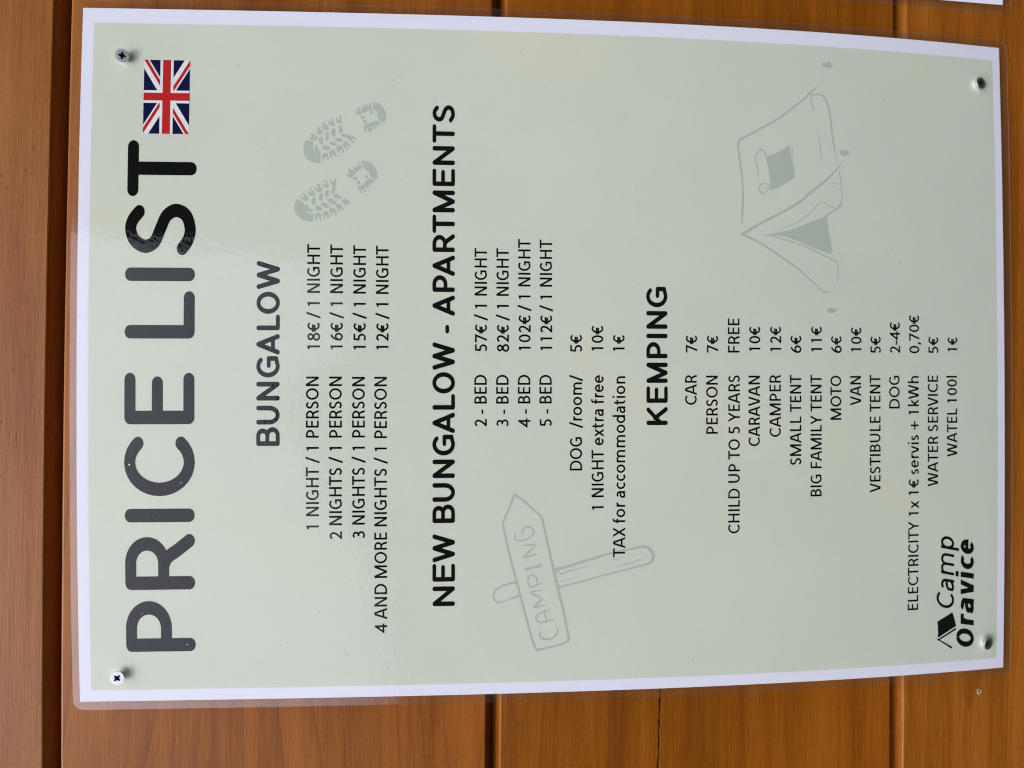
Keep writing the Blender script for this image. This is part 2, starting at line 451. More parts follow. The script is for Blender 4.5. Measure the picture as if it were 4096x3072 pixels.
BOOT1 = [
    [(93.28,113.59),(93.12,112.62),(93.48,112.35),(94.54,112.91),(95.08,112.19),(94.13,111.24),(93.34,109.78),(92.09,110.26),(91.53,111.57),(92.23,112.61)],
    [(96.34,111.26),(95.75,110.39),(95.47,109.8),(96.01,109.59),(97.25,110.3),(97.79,109.71),(97.09,108.91),(95.62,107.65),(94.61,108.13),(94.16,109.34),(94.93,110.21)],
    [(98.52,108.78),(98.0,107.98),(97.9,107.39),(98.37,107.11),(99.43,107.75),(99.97,107.3),(99.09,106.49),(97.33,105.13),(96.43,105.71),(95.99,106.82),(97.11,107.8)],
    [(100.53,105.67),(100.29,104.97),(100.02,104.17),(100.45,104.0),(101.27,104.53),(101.63,104.01),(100.75,103.38),(98.98,102.5),(98.33,102.95),(98.17,104.16),(98.94,105.03)],
    [(102.27,102.21),(101.85,101.75),(100.78,101.4),(100.72,100.88),(101.33,100.67),(102.86,100.96),(102.95,100.12),(101.53,99.77),(99.92,99.55),(99.52,100.17),(99.64,101.56),(100.77,102.02)],
    [(94.21,99.97),(95.0,99.45),(94.84,98.4),(94.27,96.31),(93.94,94.92),(93.24,93.87),(92.36,93.1),(92.25,93.69),(92.7,94.39),(92.86,95.09),(92.4,95.26),(91.62,94.73),(91.17,94.04),(90.85,94.21),(91.08,95.08),(92.13,96.3),(93.18,97.35),(93.52,98.74)],
    [(90.31,99.07),(91.57,97.86),(91.06,96.82),(89.29,95.77),(88.82,96.11),(89.63,96.81),(89.8,97.4),(89.26,97.61),(88.1,96.91),(87.84,97.32),(88.89,98.37)],
    [(88.48,102.01),(89.46,101.15),(89.76,99.77),(88.53,99.06),(86.94,98.57),(86.5,99.05),(87.63,99.47),(87.8,100.1),(87.26,100.45),(86.13,100.16),(85.91,100.61),(87.25,101.42)],
    [(86.66,104.78),(87.49,104.26),(87.83,102.7),(86.7,102.18),(84.93,101.68),(84.47,101.99),(85.63,102.69),(85.62,103.21),(85.26,103.73),(84.2,103.38),(83.94,103.89),(85.25,104.53)],
    [(85.02,107.99),(86.02,107.55),(86.4,105.64),(85.06,105.29),(83.29,105.0),(83.1,105.45),(84.41,105.8),(84.51,106.5),(84.15,107.02),(82.91,106.73),(83.08,107.29),(83.96,107.78)],
    [(91.73,114.76),(91.68,113.3),(91.0,111.64),(88.87,111.83),(86.92,111.19),(86.23,110.15),(85.79,108.83),(82.18,108.39),(81.8,109.77),(82.13,111.85),(83.34,113.93),(85.09,115.33),(87.39,115.83),(89.87,115.64)],
    [(88.87,111.2),(90.24,110.35),(88.9,109.82),(87.48,109.29),(86.86,108.49),(86.14,108.93),(86.48,110.15),(87.63,111.13)],
    [(108.87,86.1),(108.9,84.88),(108.11,83.13),(106.16,81.54),(103.67,80.76),(101.15,81.0),(99.71,81.52),(100.58,82.74),(102.34,84.32),(104.14,84.33),(105.2,85.04),(106.25,86.44)],
    [(105.74,94.22),(105.22,93.59),(104.51,93.24),(104.44,92.82),(105.05,92.68),(106.48,93.07),(106.74,92.55),(105.79,91.85),(103.9,91.07),(103.35,91.66),(103.33,92.71),(104.32,93.65)],
    [(106.76,91.51),(106.34,90.88),(106.17,90.39),(106.71,90.11),(107.71,90.39),(107.97,89.94),(107.44,89.48),(106.8,89.24),(106.92,88.78),(107.88,89.0),(108.18,88.65),(107.11,88.02),(108.55,87.74),(108.74,87.25),(107.13,86.97),(105.7,86.96),(104.64,86.12),(103.74,86.43),(103.9,87.3),(105.15,87.48),(105.14,88.35),(104.28,90.1),(104.55,90.87)],
    [(97.77,90.24),(98.67,89.72),(99.78,87.63),(100.53,85.89),(100.84,84.49),(100.39,83.44),(99.15,82.74),(98.62,82.49),(98.97,83.09),(99.6,83.86),(99.48,84.31),(98.24,83.85),(98.05,84.2),(98.93,85.01),(98.74,85.53),(97.32,84.9),(97.14,85.35),(98.2,86.05),(98.01,86.58),(96.94,86.5),(95.85,87.26),(96.02,87.96),(96.91,88.32),(97.07,89.01),(96.53,89.29),(95.47,88.9),(95.81,89.53),(96.87,90.13)],
    [(91.78,107.34),(91.07,107.44),(90.49,107.73),(90.17,108.14),(90.16,108.6),(90.47,109.02),(91.04,109.32),(91.74,109.42),(92.46,109.33),(93.03,109.04),(93.35,108.63),(93.36,108.16),(93.05,107.74),(92.49,107.45)],
    [(93.62,104.89),(92.77,105.02),(92.1,105.29),(91.74,105.65),(91.75,106.04),(92.14,106.37),(92.83,106.58),(93.68,106.63),(94.53,106.5),(95.2,106.23),(95.57,105.87),(95.55,105.48),(95.16,105.15),(94.47,104.94)],
    [(95.49,102.16),(94.61,102.25),(93.9,102.51),(93.5,102.88),(93.49,103.3),(93.88,103.67),(94.58,103.94),(95.46,104.04),(96.34,103.95),(97.05,103.7),(97.45,103.32),(97.46,102.9),(97.07,102.53),(96.37,102.26)],
    [(96.97,99.19),(96.23,99.2),(95.61,99.39),(95.24,99.71),(95.2,100.09),(95.49,100.47),(96.06,100.76),(96.79,100.92),(97.54,100.9),(98.16,100.71),(98.52,100.4),(98.56,100.01),(98.27,99.63),(97.7,99.34)],
    [(88.23,104.43),(87.83,104.71),(87.59,105.27),(87.56,105.99),(87.76,106.74),(88.13,107.36),(88.61,107.73),(89.1,107.79),(89.51,107.51),(89.75,106.95),(89.77,106.23),(89.58,105.48),(89.21,104.86),(88.73,104.48)],
    [(90.09,101.56),(89.84,101.81),(89.72,102.33),(89.76,103.04),(89.95,103.79),(90.26,104.43),(90.62,104.83),(90.96,104.92),(91.22,104.68),(91.34,104.15),(91.29,103.44),(91.1,102.7),(90.79,102.06),(90.43,101.65)],
    [(91.88,98.95),(91.58,99.19),(91.42,99.74),(91.41,100.47),(91.57,101.26),(91.86,101.94),(92.23,102.38),(92.59,102.49),(92.89,102.24),(93.06,101.7),(93.07,100.96),(92.91,100.17),(92.62,99.49),(92.25,99.06)],
    [(102.16,89.75),(101.88,89.88),(101.69,90.16),(101.61,90.53),(101.68,90.91),(101.86,91.23),(102.13,91.43),(102.44,91.47),(102.72,91.34),(102.91,91.06),(102.99,90.69),(102.92,90.31),(102.74,89.99),(102.47,89.79)],
    [(100.36,89.03),(99.99,89.1),(99.68,89.29),(99.51,89.57),(99.51,89.88),(99.67,90.16),(99.96,90.35),(100.34,90.42),(100.71,90.36),(101.01,90.17),(101.18,89.89),(101.19,89.58),(101.03,89.3),(100.73,89.1)],
]
BOOT2 = [
    [(66.22,118.13),(65.46,116.92),(64.6,115.7),(63.73,114.66),(63.74,113.8),(62.51,113.28),(61.37,111.44),(60.76,112.41),(60.85,113.79),(61.44,114.82),(60.39,114.13),(59.87,112.92),(59.54,111.54),(58.48,111.43),(56.47,111.86),(56.46,113.42),(57.03,115.49),(58.42,117.56),(60.51,119.13),(62.44,119.65),(64.73,119.33)],
    [(67.57,117.21),(67.23,116.41),(66.71,115.55),(67.07,115.27),(68.47,116.07),(68.83,115.56),(68.03,114.69),(66.39,113.3),(65.67,113.81),(65.38,115.19),(66.17,116.23)],
    [(70.0,114.46),(69.48,113.67),(69.03,112.87),(69.39,112.46),(70.97,113.33),(71.05,112.81),(70.28,111.84),(68.53,110.65),(67.75,111.24),(67.63,112.62),(68.5,113.66)],
    [(71.88,111.26),(71.35,110.74),(71.01,109.87),(71.37,109.43),(72.88,110.13),(73.06,109.71),(72.44,108.85),(70.51,107.62),(69.62,108.14),(69.32,109.35),(70.3,110.56)],
    [(73.86,108.16),(73.27,107.64),(72.64,107.01),(72.72,106.53),(73.35,106.33),(74.58,106.89),(74.77,106.33),(73.89,105.74),(72.13,105.11),(71.31,105.55),(71.23,106.76),(72.28,107.63)],
    [(75.22,104.43),(74.45,103.84),(73.75,103.14),(73.93,102.62),(75.35,102.53),(75.46,102.11),(73.59,101.76),(72.0,102.09),(69.69,102.43),(68.81,102.77),(68.62,103.81),(69.32,103.88),(70.92,103.47),(72.16,103.41),(73.03,104.01)],
    [(65.5,99.22),(66.56,98.6),(66.4,97.39),(65.18,95.89),(64.12,95.82),(64.12,96.51),(64.64,97.14),(64.28,97.62),(63.4,97.2),(63.22,97.72),(64.27,98.59)],
    [(63.35,101.81),(64.31,101.02),(64.08,99.8),(61.97,98.58),(61.44,98.58),(61.61,99.27),(62.49,99.97),(62.3,100.49),(61.08,99.96),(60.83,100.31),(62.12,101.28)],
    [(61.55,104.64),(62.44,104.12),(62.63,103.09),(61.05,101.87),(59.47,101.45),(59.36,101.86),(60.69,102.73),(60.68,103.42),(60.15,103.77),(59.1,103.42),(58.99,103.76),(60.32,104.46)],
    [(59.93,107.57),(60.82,107.05),(61.19,105.5),(59.96,104.98),(58.38,104.45),(58.02,105.14),(59.25,105.84),(59.24,106.35),(58.71,106.59),(57.84,106.24),(57.65,106.69),(58.7,107.28)],
    [(59.02,110.74),(60.08,110.33),(60.37,109.12),(59.93,108.26),(56.94,108.07),(56.82,108.59),(58.16,109.01),(58.5,109.56),(57.79,110.04),(56.74,109.9),(56.81,110.38),(57.79,110.66)],
    [(82.96,91.11),(83.1,89.3),(82.31,87.21),(80.39,85.46),(78.27,84.4),(76.5,84.15),(75.25,84.39),(75.23,85.79),(76.27,87.25),(78.22,87.89),(79.09,89.11),(80.67,90.33)],
    [(77.9,97.79),(77.2,97.09),(77.39,96.23),(79.15,96.86),(79.58,96.41),(79.45,95.54),(79.0,94.84),(79.19,94.15),(80.6,94.78),(80.89,94.44),(80.26,93.53),(80.34,92.84),(81.51,93.29),(81.27,92.84),(81.0,92.07),(82.59,92.32),(82.6,91.91),(81.36,91.21),(80.31,90.68),(79.77,91.02),(78.68,92.76),(75.98,95.18),(75.9,96.22),(76.84,97.26)],
    [(71.95,92.56),(72.48,92.04),(72.43,90.82),(73.22,90.3),(74.83,88.74),(75.66,87.88),(75.22,86.66),(74.18,85.16),(73.71,85.43),(74.16,86.3),(73.98,86.65),(73.1,86.3),(73.09,86.65),(73.44,87.35),(72.9,87.52),(71.92,86.92),(71.84,87.34),(72.47,88.04),(72.18,88.56),(71.3,88.14),(71.11,88.73),(71.81,89.6),(71.27,89.95),(70.05,89.07),(69.62,89.42),(70.21,90.29),(70.73,90.71),(70.2,90.98),(69.03,90.7),(69.03,91.15),(70.54,92.03)],
    [(65.38,110.43),(64.65,110.55),(64.08,110.83),(63.77,111.2),(63.78,111.6),(64.12,111.95),(64.72,112.17),(65.46,112.22),(66.19,112.1),(66.77,111.83),(67.08,111.45),(67.06,111.05),(66.72,110.71),(66.12,110.49)],
    [(67.11,107.41),(66.36,107.59),(65.79,107.9),(65.49,108.27),(65.54,108.64),(65.92,108.92),(66.56,109.07),(67.33,109.05),(68.08,108.87),(68.66,108.56),(68.95,108.19),(68.9,107.82),(68.52,107.54),(67.88,107.39)],
    [(68.71,104.88),(67.98,105.03),(67.41,105.3),(67.11,105.66),(67.14,106.03),(67.49,106.33),(68.09,106.52),(68.83,106.54),(69.56,106.4),(70.13,106.12),(70.43,105.76),(70.4,105.4),(70.05,105.09),(69.45,104.91)],
    [(61.79,107.79),(61.4,108.08),(61.18,108.61),(61.18,109.28),(61.4,109.95),(61.79,110.5),(62.27,110.81),(62.76,110.82),(63.15,110.53),(63.36,110.0),(63.36,109.34),(63.15,108.66),(62.76,108.12),(62.28,107.81)],
    [(62.77,104.76),(62.5,105.1),(62.46,105.71),(62.66,106.45),(63.05,107.19),(63.55,107.77),(64.08,108.08),(64.52,108.06),(64.79,107.72),(64.83,107.12),(64.63,106.37),(64.24,105.64),(63.74,105.05),(63.21,104.74)],
    [(64.36,101.78),(64.05,102.17),(64.0,102.85),(64.2,103.68),(64.64,104.5),(65.21,105.14),(65.8,105.48),(66.31,105.46),(66.62,105.07),(66.68,104.39),(66.47,103.56),(66.04,102.74),(65.47,102.09),(64.87,101.75)],
    [(66.82,99.64),(66.54,99.94),(66.45,100.51),(66.56,101.24),(66.86,101.98),(67.28,102.59),(67.74,102.95),(68.15,102.98),(68.43,102.68),(68.52,102.11),(68.4,101.38),(68.1,100.64),(67.68,100.03),(67.22,99.67)],
    [(75.38,92.95),(75.04,93.03),(74.76,93.26),(74.61,93.6),(74.6,93.97),(74.75,94.3),(75.02,94.54),(75.35,94.62),(75.69,94.54),(75.97,94.31),(76.12,93.97),(76.13,93.6),(75.98,93.27),(75.71,93.04)],
    [(73.73,91.66),(73.33,91.72),(73.01,91.9),(72.82,92.17),(72.82,92.46),(72.99,92.73),(73.31,92.91),(73.71,92.98),(74.11,92.92),(74.43,92.73),(74.62,92.47),(74.62,92.18),(74.45,91.91),(74.13,91.73)],
    [(76.26,88.23),(76.0,88.29),(75.79,88.46),(75.67,88.71),(75.66,88.99),(75.77,89.24),(75.98,89.42),(76.24,89.48),(76.5,89.42),(76.72,89.25),(76.84,88.99),(76.84,88.72),(76.73,88.46),(76.52,88.29)],
]
TENT_S = [
    [(123.97,-115.28,0.14),(120.3,-111.5,0.79),(115.73,-106.5,0.79),(111.16,-100.71,0.87),(106.38,-94.15,0.87),(101.77,-86.05,0.87),(97.0,-77.62,0.94),(95.41,-76.33,0.94),(93.1,-76.18,0.87),(86.22,-77.08,0.72),(78.59,-77.98,0.65),(71.75,-78.17,0.72),(68.2,-78.06,0.79),(63.61,-77.81,0.79),(57.88,-77.4,0.22),(56.36,-77.26,0.07)],
    [(119.13,-111.48,0.51),(116.39,-111.51,0.51),(112.91,-112.39,0.43),(110.6,-113.13,0.11)],
    [(119.14,-111.69,0.65),(119.37,-116.02,0.72),(117.91,-118.06,0.94),(113.69,-119.84,0.87),(108.25,-120.78,0.87),(101.63,-121.4,0.72),(95.03,-122.41,0.51),(88.44,-123.54,0.07)],
    [(102.05,-114.05,0.11),(97.82,-115.21,0.51),(92.78,-115.74,0.51),(87.73,-116.07,0.11)],
    [(88.75,-126.05,0.14),(84.51,-122.86,0.79),(79.23,-117.39,0.94),(73.53,-109.91,1.01),(69.02,-104.54,0.94),(63.72,-95.17,1.01),(58.66,-85.5,1.01),(54.29,-78.51,1.37)],
    [(54.08,-77.72,1.3),(51.91,-82.65,0.87),(48.81,-88.6,0.79),(44.57,-95.37,0.79),(39.39,-103.4,0.72),(33.39,-110.68,0.65),(29.82,-114.74,0.58),(28.66,-116.58,0.51),(28.96,-120.5,0.22)],
    [(29.07,-115.97,0.43),(27.35,-116.78,0.11)],
    [(84.19,-124.51,0.51),(80.32,-125.29,0.51),(74.11,-125.82,0.43),(70.92,-125.77,0.43),(67.75,-124.27,0.79),(65.92,-121.75,0.79),(63.74,-118.0,0.65)],
    [(78.51,-120.89,0.14),(78.3,-125.25,0.51)],
    [(66.92,-122.59,0.58),(67.98,-119.71,0.43),(70.09,-115.61,0.36),(66.57,-112.27,0.43),(62.96,-108.13,0.43),(59.53,-102.8,0.43),(55.2,-91.86,0.14)],
    [(53.87,-87.85,0.11),(53.13,-93.45,0.43),(51.04,-101.49,0.51),(48.36,-109.6,0.51),(44.71,-117.77,0.51),(42.89,-122.3,0.65),(41.38,-123.44,0.58),(36.73,-123.27,0.36),(30.94,-122.92,0.07)],
    [(89.95,-89.48,0.65),(92.39,-87.91,0.65),(92.33,-86.31,0.58),(90.34,-84.69,0.51),(87.63,-84.25,0.43),(84.21,-85.2,0.43),(81.91,-85.37,0.43),(79.01,-84.86,0.11)],
    [(74.39,-90.08,0.18),(76.32,-90.42,0.51),(77.23,-88.91,0.43),(76.97,-86.91,0.51),(75.02,-85.89,0.58),(73.31,-86.46,0.51),(72.79,-88.06,0.43),(73.99,-89.47,0.36),(75.52,-89.29,0.29),(75.29,-88.29,0.18)],
    [(95.27,-101.67,0.14),(92.19,-102.02,0.51),(88.34,-102.58,0.11)],
]
TENT_F = [
    [(53.87,-87.65),(54.86,-93.47),(56.37,-99.93),(58.46,-105.63),(60.95,-111.79),(63.87,-118.49),(61.35,-118.46),(55.96,-119.14),(49.42,-120.51),(47.11,-120.89),(45.85,-119.85),(47.89,-113.69),(50.95,-105.55),(53.03,-99.9),(53.94,-95.06),(53.34,-91.04)],
    [(89.93,-89.08),(89.99,-90.69),(92.12,-95.55),(95.2,-100.04),(94.85,-100.77),(89.46,-101.58),(82.55,-102.9),(81.01,-103.0),(79.61,-101.84),(76.12,-95.73),(73.84,-90.87),(78.27,-91.13),(85.15,-90.02)],
    [(134.21,-117.36),(134.44,-119.23),(135.07,-120.49),(133.33,-122.33),(131.84,-120.63),(132.23,-119.19),(132.52,-117.53)],
    [(93.78,-125.09),(94.25,-126.77),(94.33,-128.44),(93.23,-130.02),(91.35,-127.56),(92.24,-125.48)],
    [(19.87,-117.54),(21.03,-118.37),(21.52,-120.03),(20.52,-122.92),(19.54,-121.67),(19.12,-119.6)],
]
POST_S = [
    [(-61.21,25.03,0.99),(-66.47,27.1,0.72),(-72.41,29.62,0.72),(-74.7,29.98,0.72),(-77.0,29.61,0.72),(-88.09,27.07,0.81),(-101.07,23.6,0.81),(-112.7,20.58,0.81),(-122.98,17.79,0.81),(-127.91,16.15,0.99),(-129.43,14.99,1.17),(-129.25,12.9,0.9),(-127.49,5.47,0.81),(-126.41,2.21,0.9),(-125.27,1.19,0.99),(-122.46,1.53,0.99),(-113.09,3.43,0.9),(-102.81,6.02,1.17),(-92.57,8.36,0.99),(-82.36,10.7,0.81),(-73.1,12.8,0.9),(-70.78,13.73,0.9),(-67.98,16.73,0.81),(-64.71,20.43,0.81),(-61.21,25.03,0.9)],
    [(-99.44,24.07,1.17),(-100.51,28.67,0.72),(-102.51,32.8,0.72),(-105.02,34.08,0.72),(-107.34,33.48,0.81),(-108.3,31.41,0.63),(-106.78,26.82,0.63),(-105.48,22.68,1.17)],
    [(-99.89,24.76,0.54),(-101.77,23.23,0.45),(-104.32,22.91,0.54)],
    [(-94.44,7.43,1.54),(-93.37,2.79,1.08),(-90.11,-8.41,0.99),(-87.3,-18.73,0.81),(-85.84,-27.23,0.81),(-85.0,-31.98,0.99),(-86.23,-34.84,1.08),(-89.31,-36.52,1.08),(-92.09,-35.33,0.99),(-93.18,-32.01,0.72),(-97.14,-15.0,0.63),(-100.01,-3.76,0.63),(-101.7,3.69,0.81),(-102.81,6.02,1.35)],
    [(-94.94,5.34,0.36),(-96.3,6.87,0.45),(-99.09,6.86,0.45),(-101.43,5.79,0.63)],
    [(-96.34,5.01,0.63),(-94.52,-1.41,0.45),(-92.91,-8.65,0.09)],
    [(-99.68,5.0,0.45),(-98.0,-1.42,0.09)],
    [(-90.65,-16.39,0.09),(-90.57,-19.22,0.36),(-89.55,-22.04,0.09)],
    [(-93.59,-18.99,0.09),(-92.97,-22.53,0.36),(-91.46,-28.2,0.36),(-89.7,-33.18,0.09)],
    [(-121.45,13.62,0.36),(-123.54,13.75,0.81),(-124.75,11.99,0.9),(-124.82,9.2,0.72),(-123.25,6.88,0.72),(-120.95,5.87,0.63),(-118.96,7.13,0.18)],
    [(-116.26,7.37,0.18),(-116.89,10.16,0.81),(-117.51,13.4,0.63),(-116.53,15.26,0.81),(-114.9,15.49,0.72),(-113.54,14.11,0.54),(-112.66,12.02,0.81),(-111.95,8.78,0.18)],
    [(-112.9,11.79,0.63),(-117.1,10.85,0.72)],
    [(-109.77,10.64,0.18),(-110.18,12.96,0.54),(-110.85,16.2,0.54),(-109.93,15.74,0.9),(-107.76,13.43,0.81),(-106.83,13.43,0.63),(-105.87,14.82,0.81),(-104.52,17.6,0.81),(-103.75,16.68,0.63),(-103.15,11.82,0.18)],
    [(-100.26,12.75,0.27),(-100.78,14.83,0.63),(-101.65,17.61,0.72),(-100.23,18.99,0.63),(-97.92,19.09,0.63),(-96.56,17.62,0.63),(-97.29,15.77,0.63),(-99.38,15.07,0.63),(-100.68,14.83,0.45)],
    [(-87.37,14.86,0.27),(-88.01,17.63,0.63),(-88.88,21.09,0.45),(-87.65,19.94,0.9),(-83.88,16.25,0.63),(-83.19,16.02,0.45),(-83.38,18.56,0.63),(-83.69,22.25,0.18)],
    [(-77.77,24.33,0.27),(-79.37,25.02,0.63),(-81.22,24.09,0.63),(-81.05,20.41,0.63),(-79.48,17.64,0.63),(-77.19,16.63,0.63),(-75.56,18.11,0.63),(-75.52,20.42,0.63),(-76.89,21.57,0.54),(-78.73,21.24,0.18)],
]
POST_F = [
    [(-93.04,20.62),(-95.03,20.16),(-94.44,19.47),(-93.57,16.7),(-93.17,13.23),(-90.86,13.47),(-92.23,14.39),(-92.96,17.16),(-93.37,19.93)],
]
LT_F = [
    [(-124.4,-173.82),(-123.66,-175.05),(-122.17,-178.14),(-120.27,-181.74),(-122.24,-182.52),(-124.5,-183.25),(-126.94,-183.87),(-128.99,-179.89),(-132.0,-174.04),(-129.88,-174.3),(-126.92,-174.18)],
    [(-132.57,-174.29),(-127.71,-183.76),(-128.61,-183.89),(-131.84,-177.43),(-133.22,-174.72)],
]
LT_S = [
    [(-132.59,-174.01,0.47),(-134.71,-177.88,0.64),(-136.97,-181.45,0.84)],
]
FLAG = [
    (125.93,183.52),
    (125.95,164.23),
    (93.71,164.42),
    (93.8,183.69),
]
DUST = [(124.1, 144.2), (91.7, 204.7), (-136.4, 201.2), (118.9, 77.9), (74.7, 73.4), (132.7, 22.3), (117.5, 10.7), (133.4, -3.1), (140.2, 4.3), (139.6, -77.8), (118.6, -147.5), (42.5, -154.3), (14.8, -109.2), (29.2, -27.3), (-68.3, 195.1), (78.2, -180.6), (-111.0, 109.1), (-123.9, 122.3), (-136.2, -54.9), (-130.0, 97.4)]
BUBBLES = [(-51.1, 173.5, 0.35), (-46.9, 144.8, 0.3), (-74.0, 168.2, 0.3), (-62.6, 205.0, 0.35), (-47.3, 188.2, 0.5), (-55.1, 166.7, 0.3), (107.9, -189.2, 0.55), (-124.3, 164.6, 0.35), (-110.6, 183.4, 0.25), (-150.6, 134.5, 0.3), (-149.2, 196.8, 0.3)]

# ------------------------------------------------------------------ lettering drawn as pen strokes
def arc(cx, cy, rx, ry, a0, a1, n=None):
    n = n or max(4, int(abs(a1 - a0) / 11))
    return [(cx + rx * math.cos(math.radians(a0 + (a1 - a0) * i / n)),
             cy + ry * math.sin(math.radians(a0 + (a1 - a0) * i / n))) for i in range(n + 1)]


def spline(p, n=5, closed=False):
    q = list(p)
    out = []
    k = len(q)
    for i in range(k if closed else k - 1):
        p0 = q[(i - 1) % k] if closed or i > 0 else q[0]
        p1, p2 = q[i], q[(i + 1) % k]
        p3 = q[(i + 2) % k] if closed or i + 2 < k else q[-1]
        for j in range(n):
            t = j / n
            out.append(tuple(0.5 * (2 * b + (c - a) * t + (2 * a - 5 * b + 4 * c - d) * t * t + (3 * b - a - 3 * c + d) * t ** 3)
                             for a, b, c, d in zip(p0, p1, p2, p3)))
    if not closed:
        out.append(tuple(q[-1]))
    return out


def area2(p):
    return sum(p[i][0] * p[(i + 1) % len(p)][1] - p[(i + 1) % len(p)][0] * p[i][1] for i in range(len(p)))


def clip_half(poly, axis, lim, keep_less):
    out = []
    for i in range(len(poly)):
        a, b = poly[i], poly[(i + 1) % len(poly)]
        ia = (a[axis] <= lim) == keep_less or a[axis] == lim
        ib = (b[axis] <= lim) == keep_less or b[axis] == lim
        if ia:
            out.append(a)
        if ia != ib:
            t = (lim - a[axis]) / (b[axis] - a[axis])
            out.append((a[0] + (b[0] - a[0]) * t, a[1] + (b[1] - a[1]) * t))
    return out


def stroke(pts, w, rnd=False, join='miter', cap0=None, cap1=None):
    """convex pieces covering a pen line; w = half width (number or one per point)"""
    p = [pts[0]]
    ws = [w[0] if isinstance(w, list) else w]
    for i, q in enumerate(pts[1:], 1):
        if math.hypot(q[0] - p[-1][0], q[1] - p[-1][1]) > 1e-6:
            p.append(q)
            ws.append(w[i] if isinstance(w, list) else w)
    n = len(p)
    if n < 2:
        return []
    nr = []
    for i in range(n - 1):
        dx, dy = p[i + 1][0] - p[i][0], p[i + 1][1] - p[i][1]
        l = math.hypot(dx, dy)
        nr.append((-dy / l, dx / l))
    pieces = []
    lo = [[None, None] for _ in range(n - 1)]     # normals at both ends of each segment
    for i in range(n - 1):
        lo[i][0] = lo[i][1] = nr[i]
    for i in range(1, n - 1):
        a, b = nr[i - 1], nr[i]
        c = a[0] * b[0] + a[1] * b[1]
        if c > 0.72:
            k = 1.0 / (1.0 + c)
            m = ((a[0] + b[0]) * k, (a[1] + b[1]) * k)
            lo[i - 1][1] = lo[i][0] = m
        else:
            s = -1 if a[0] * b[1] - a[1] * b[0] > 0 else 1
            r = ws[i]
            if join == 'round':
                pieces.append([(p[i][0] + r * math.cos(t * math.pi / 8), p[i][1] + r * math.sin(t * math.pi / 8)) for t in range(16)])
            else:
                o1 = (p[i][0] + s * a[0] * r, p[i][1] + s * a[1] * r)
                o2 = (p[i][0] + s * b[0] * r, p[i][1] + s * b[1] * r)
                if c > -0.75:
                    k = 1.0 / (1.0 + c)
                    mt = (p[i][0] + s * (a[0] + b[0]) * k * r, p[i][1] + s * (a[1] + b[1]) * k * r)
                    pieces.append([p[i], o1, mt, o2])
                else:
                    pieces.append([p[i], o1, o2])
    for i in range(n - 1):
        a, b = p[i], p[i + 1]
        n0, n1 = lo[i]
        q0, q1 = (a[0] + n0[0] * ws[i], a[1] + n0[1] * ws[i]), (b[0] + n1[0] * ws[i + 1], b[1] + n1[1] * ws[i + 1])
        q2, q3 = (b[0] - n1[0] * ws[i + 1], b[1] - n1[1] * ws[i + 1]), (a[0] - n0[0] * ws[i], a[1] - n0[1] * ws[i])
        pieces += [[q0, q1, q2], [q0, q2, q3]]
    for q, r, on in ((p[0], ws[0], rnd if cap0 is None else cap0), (p[-1], ws[-1], rnd if cap1 is None else cap1)):
        if on:
            pieces.append([(q[0] + r * math.cos(t * math.pi / 10), q[1] + r * math.sin(t * math.pi / 10)) for t in range(20)])
    return pieces


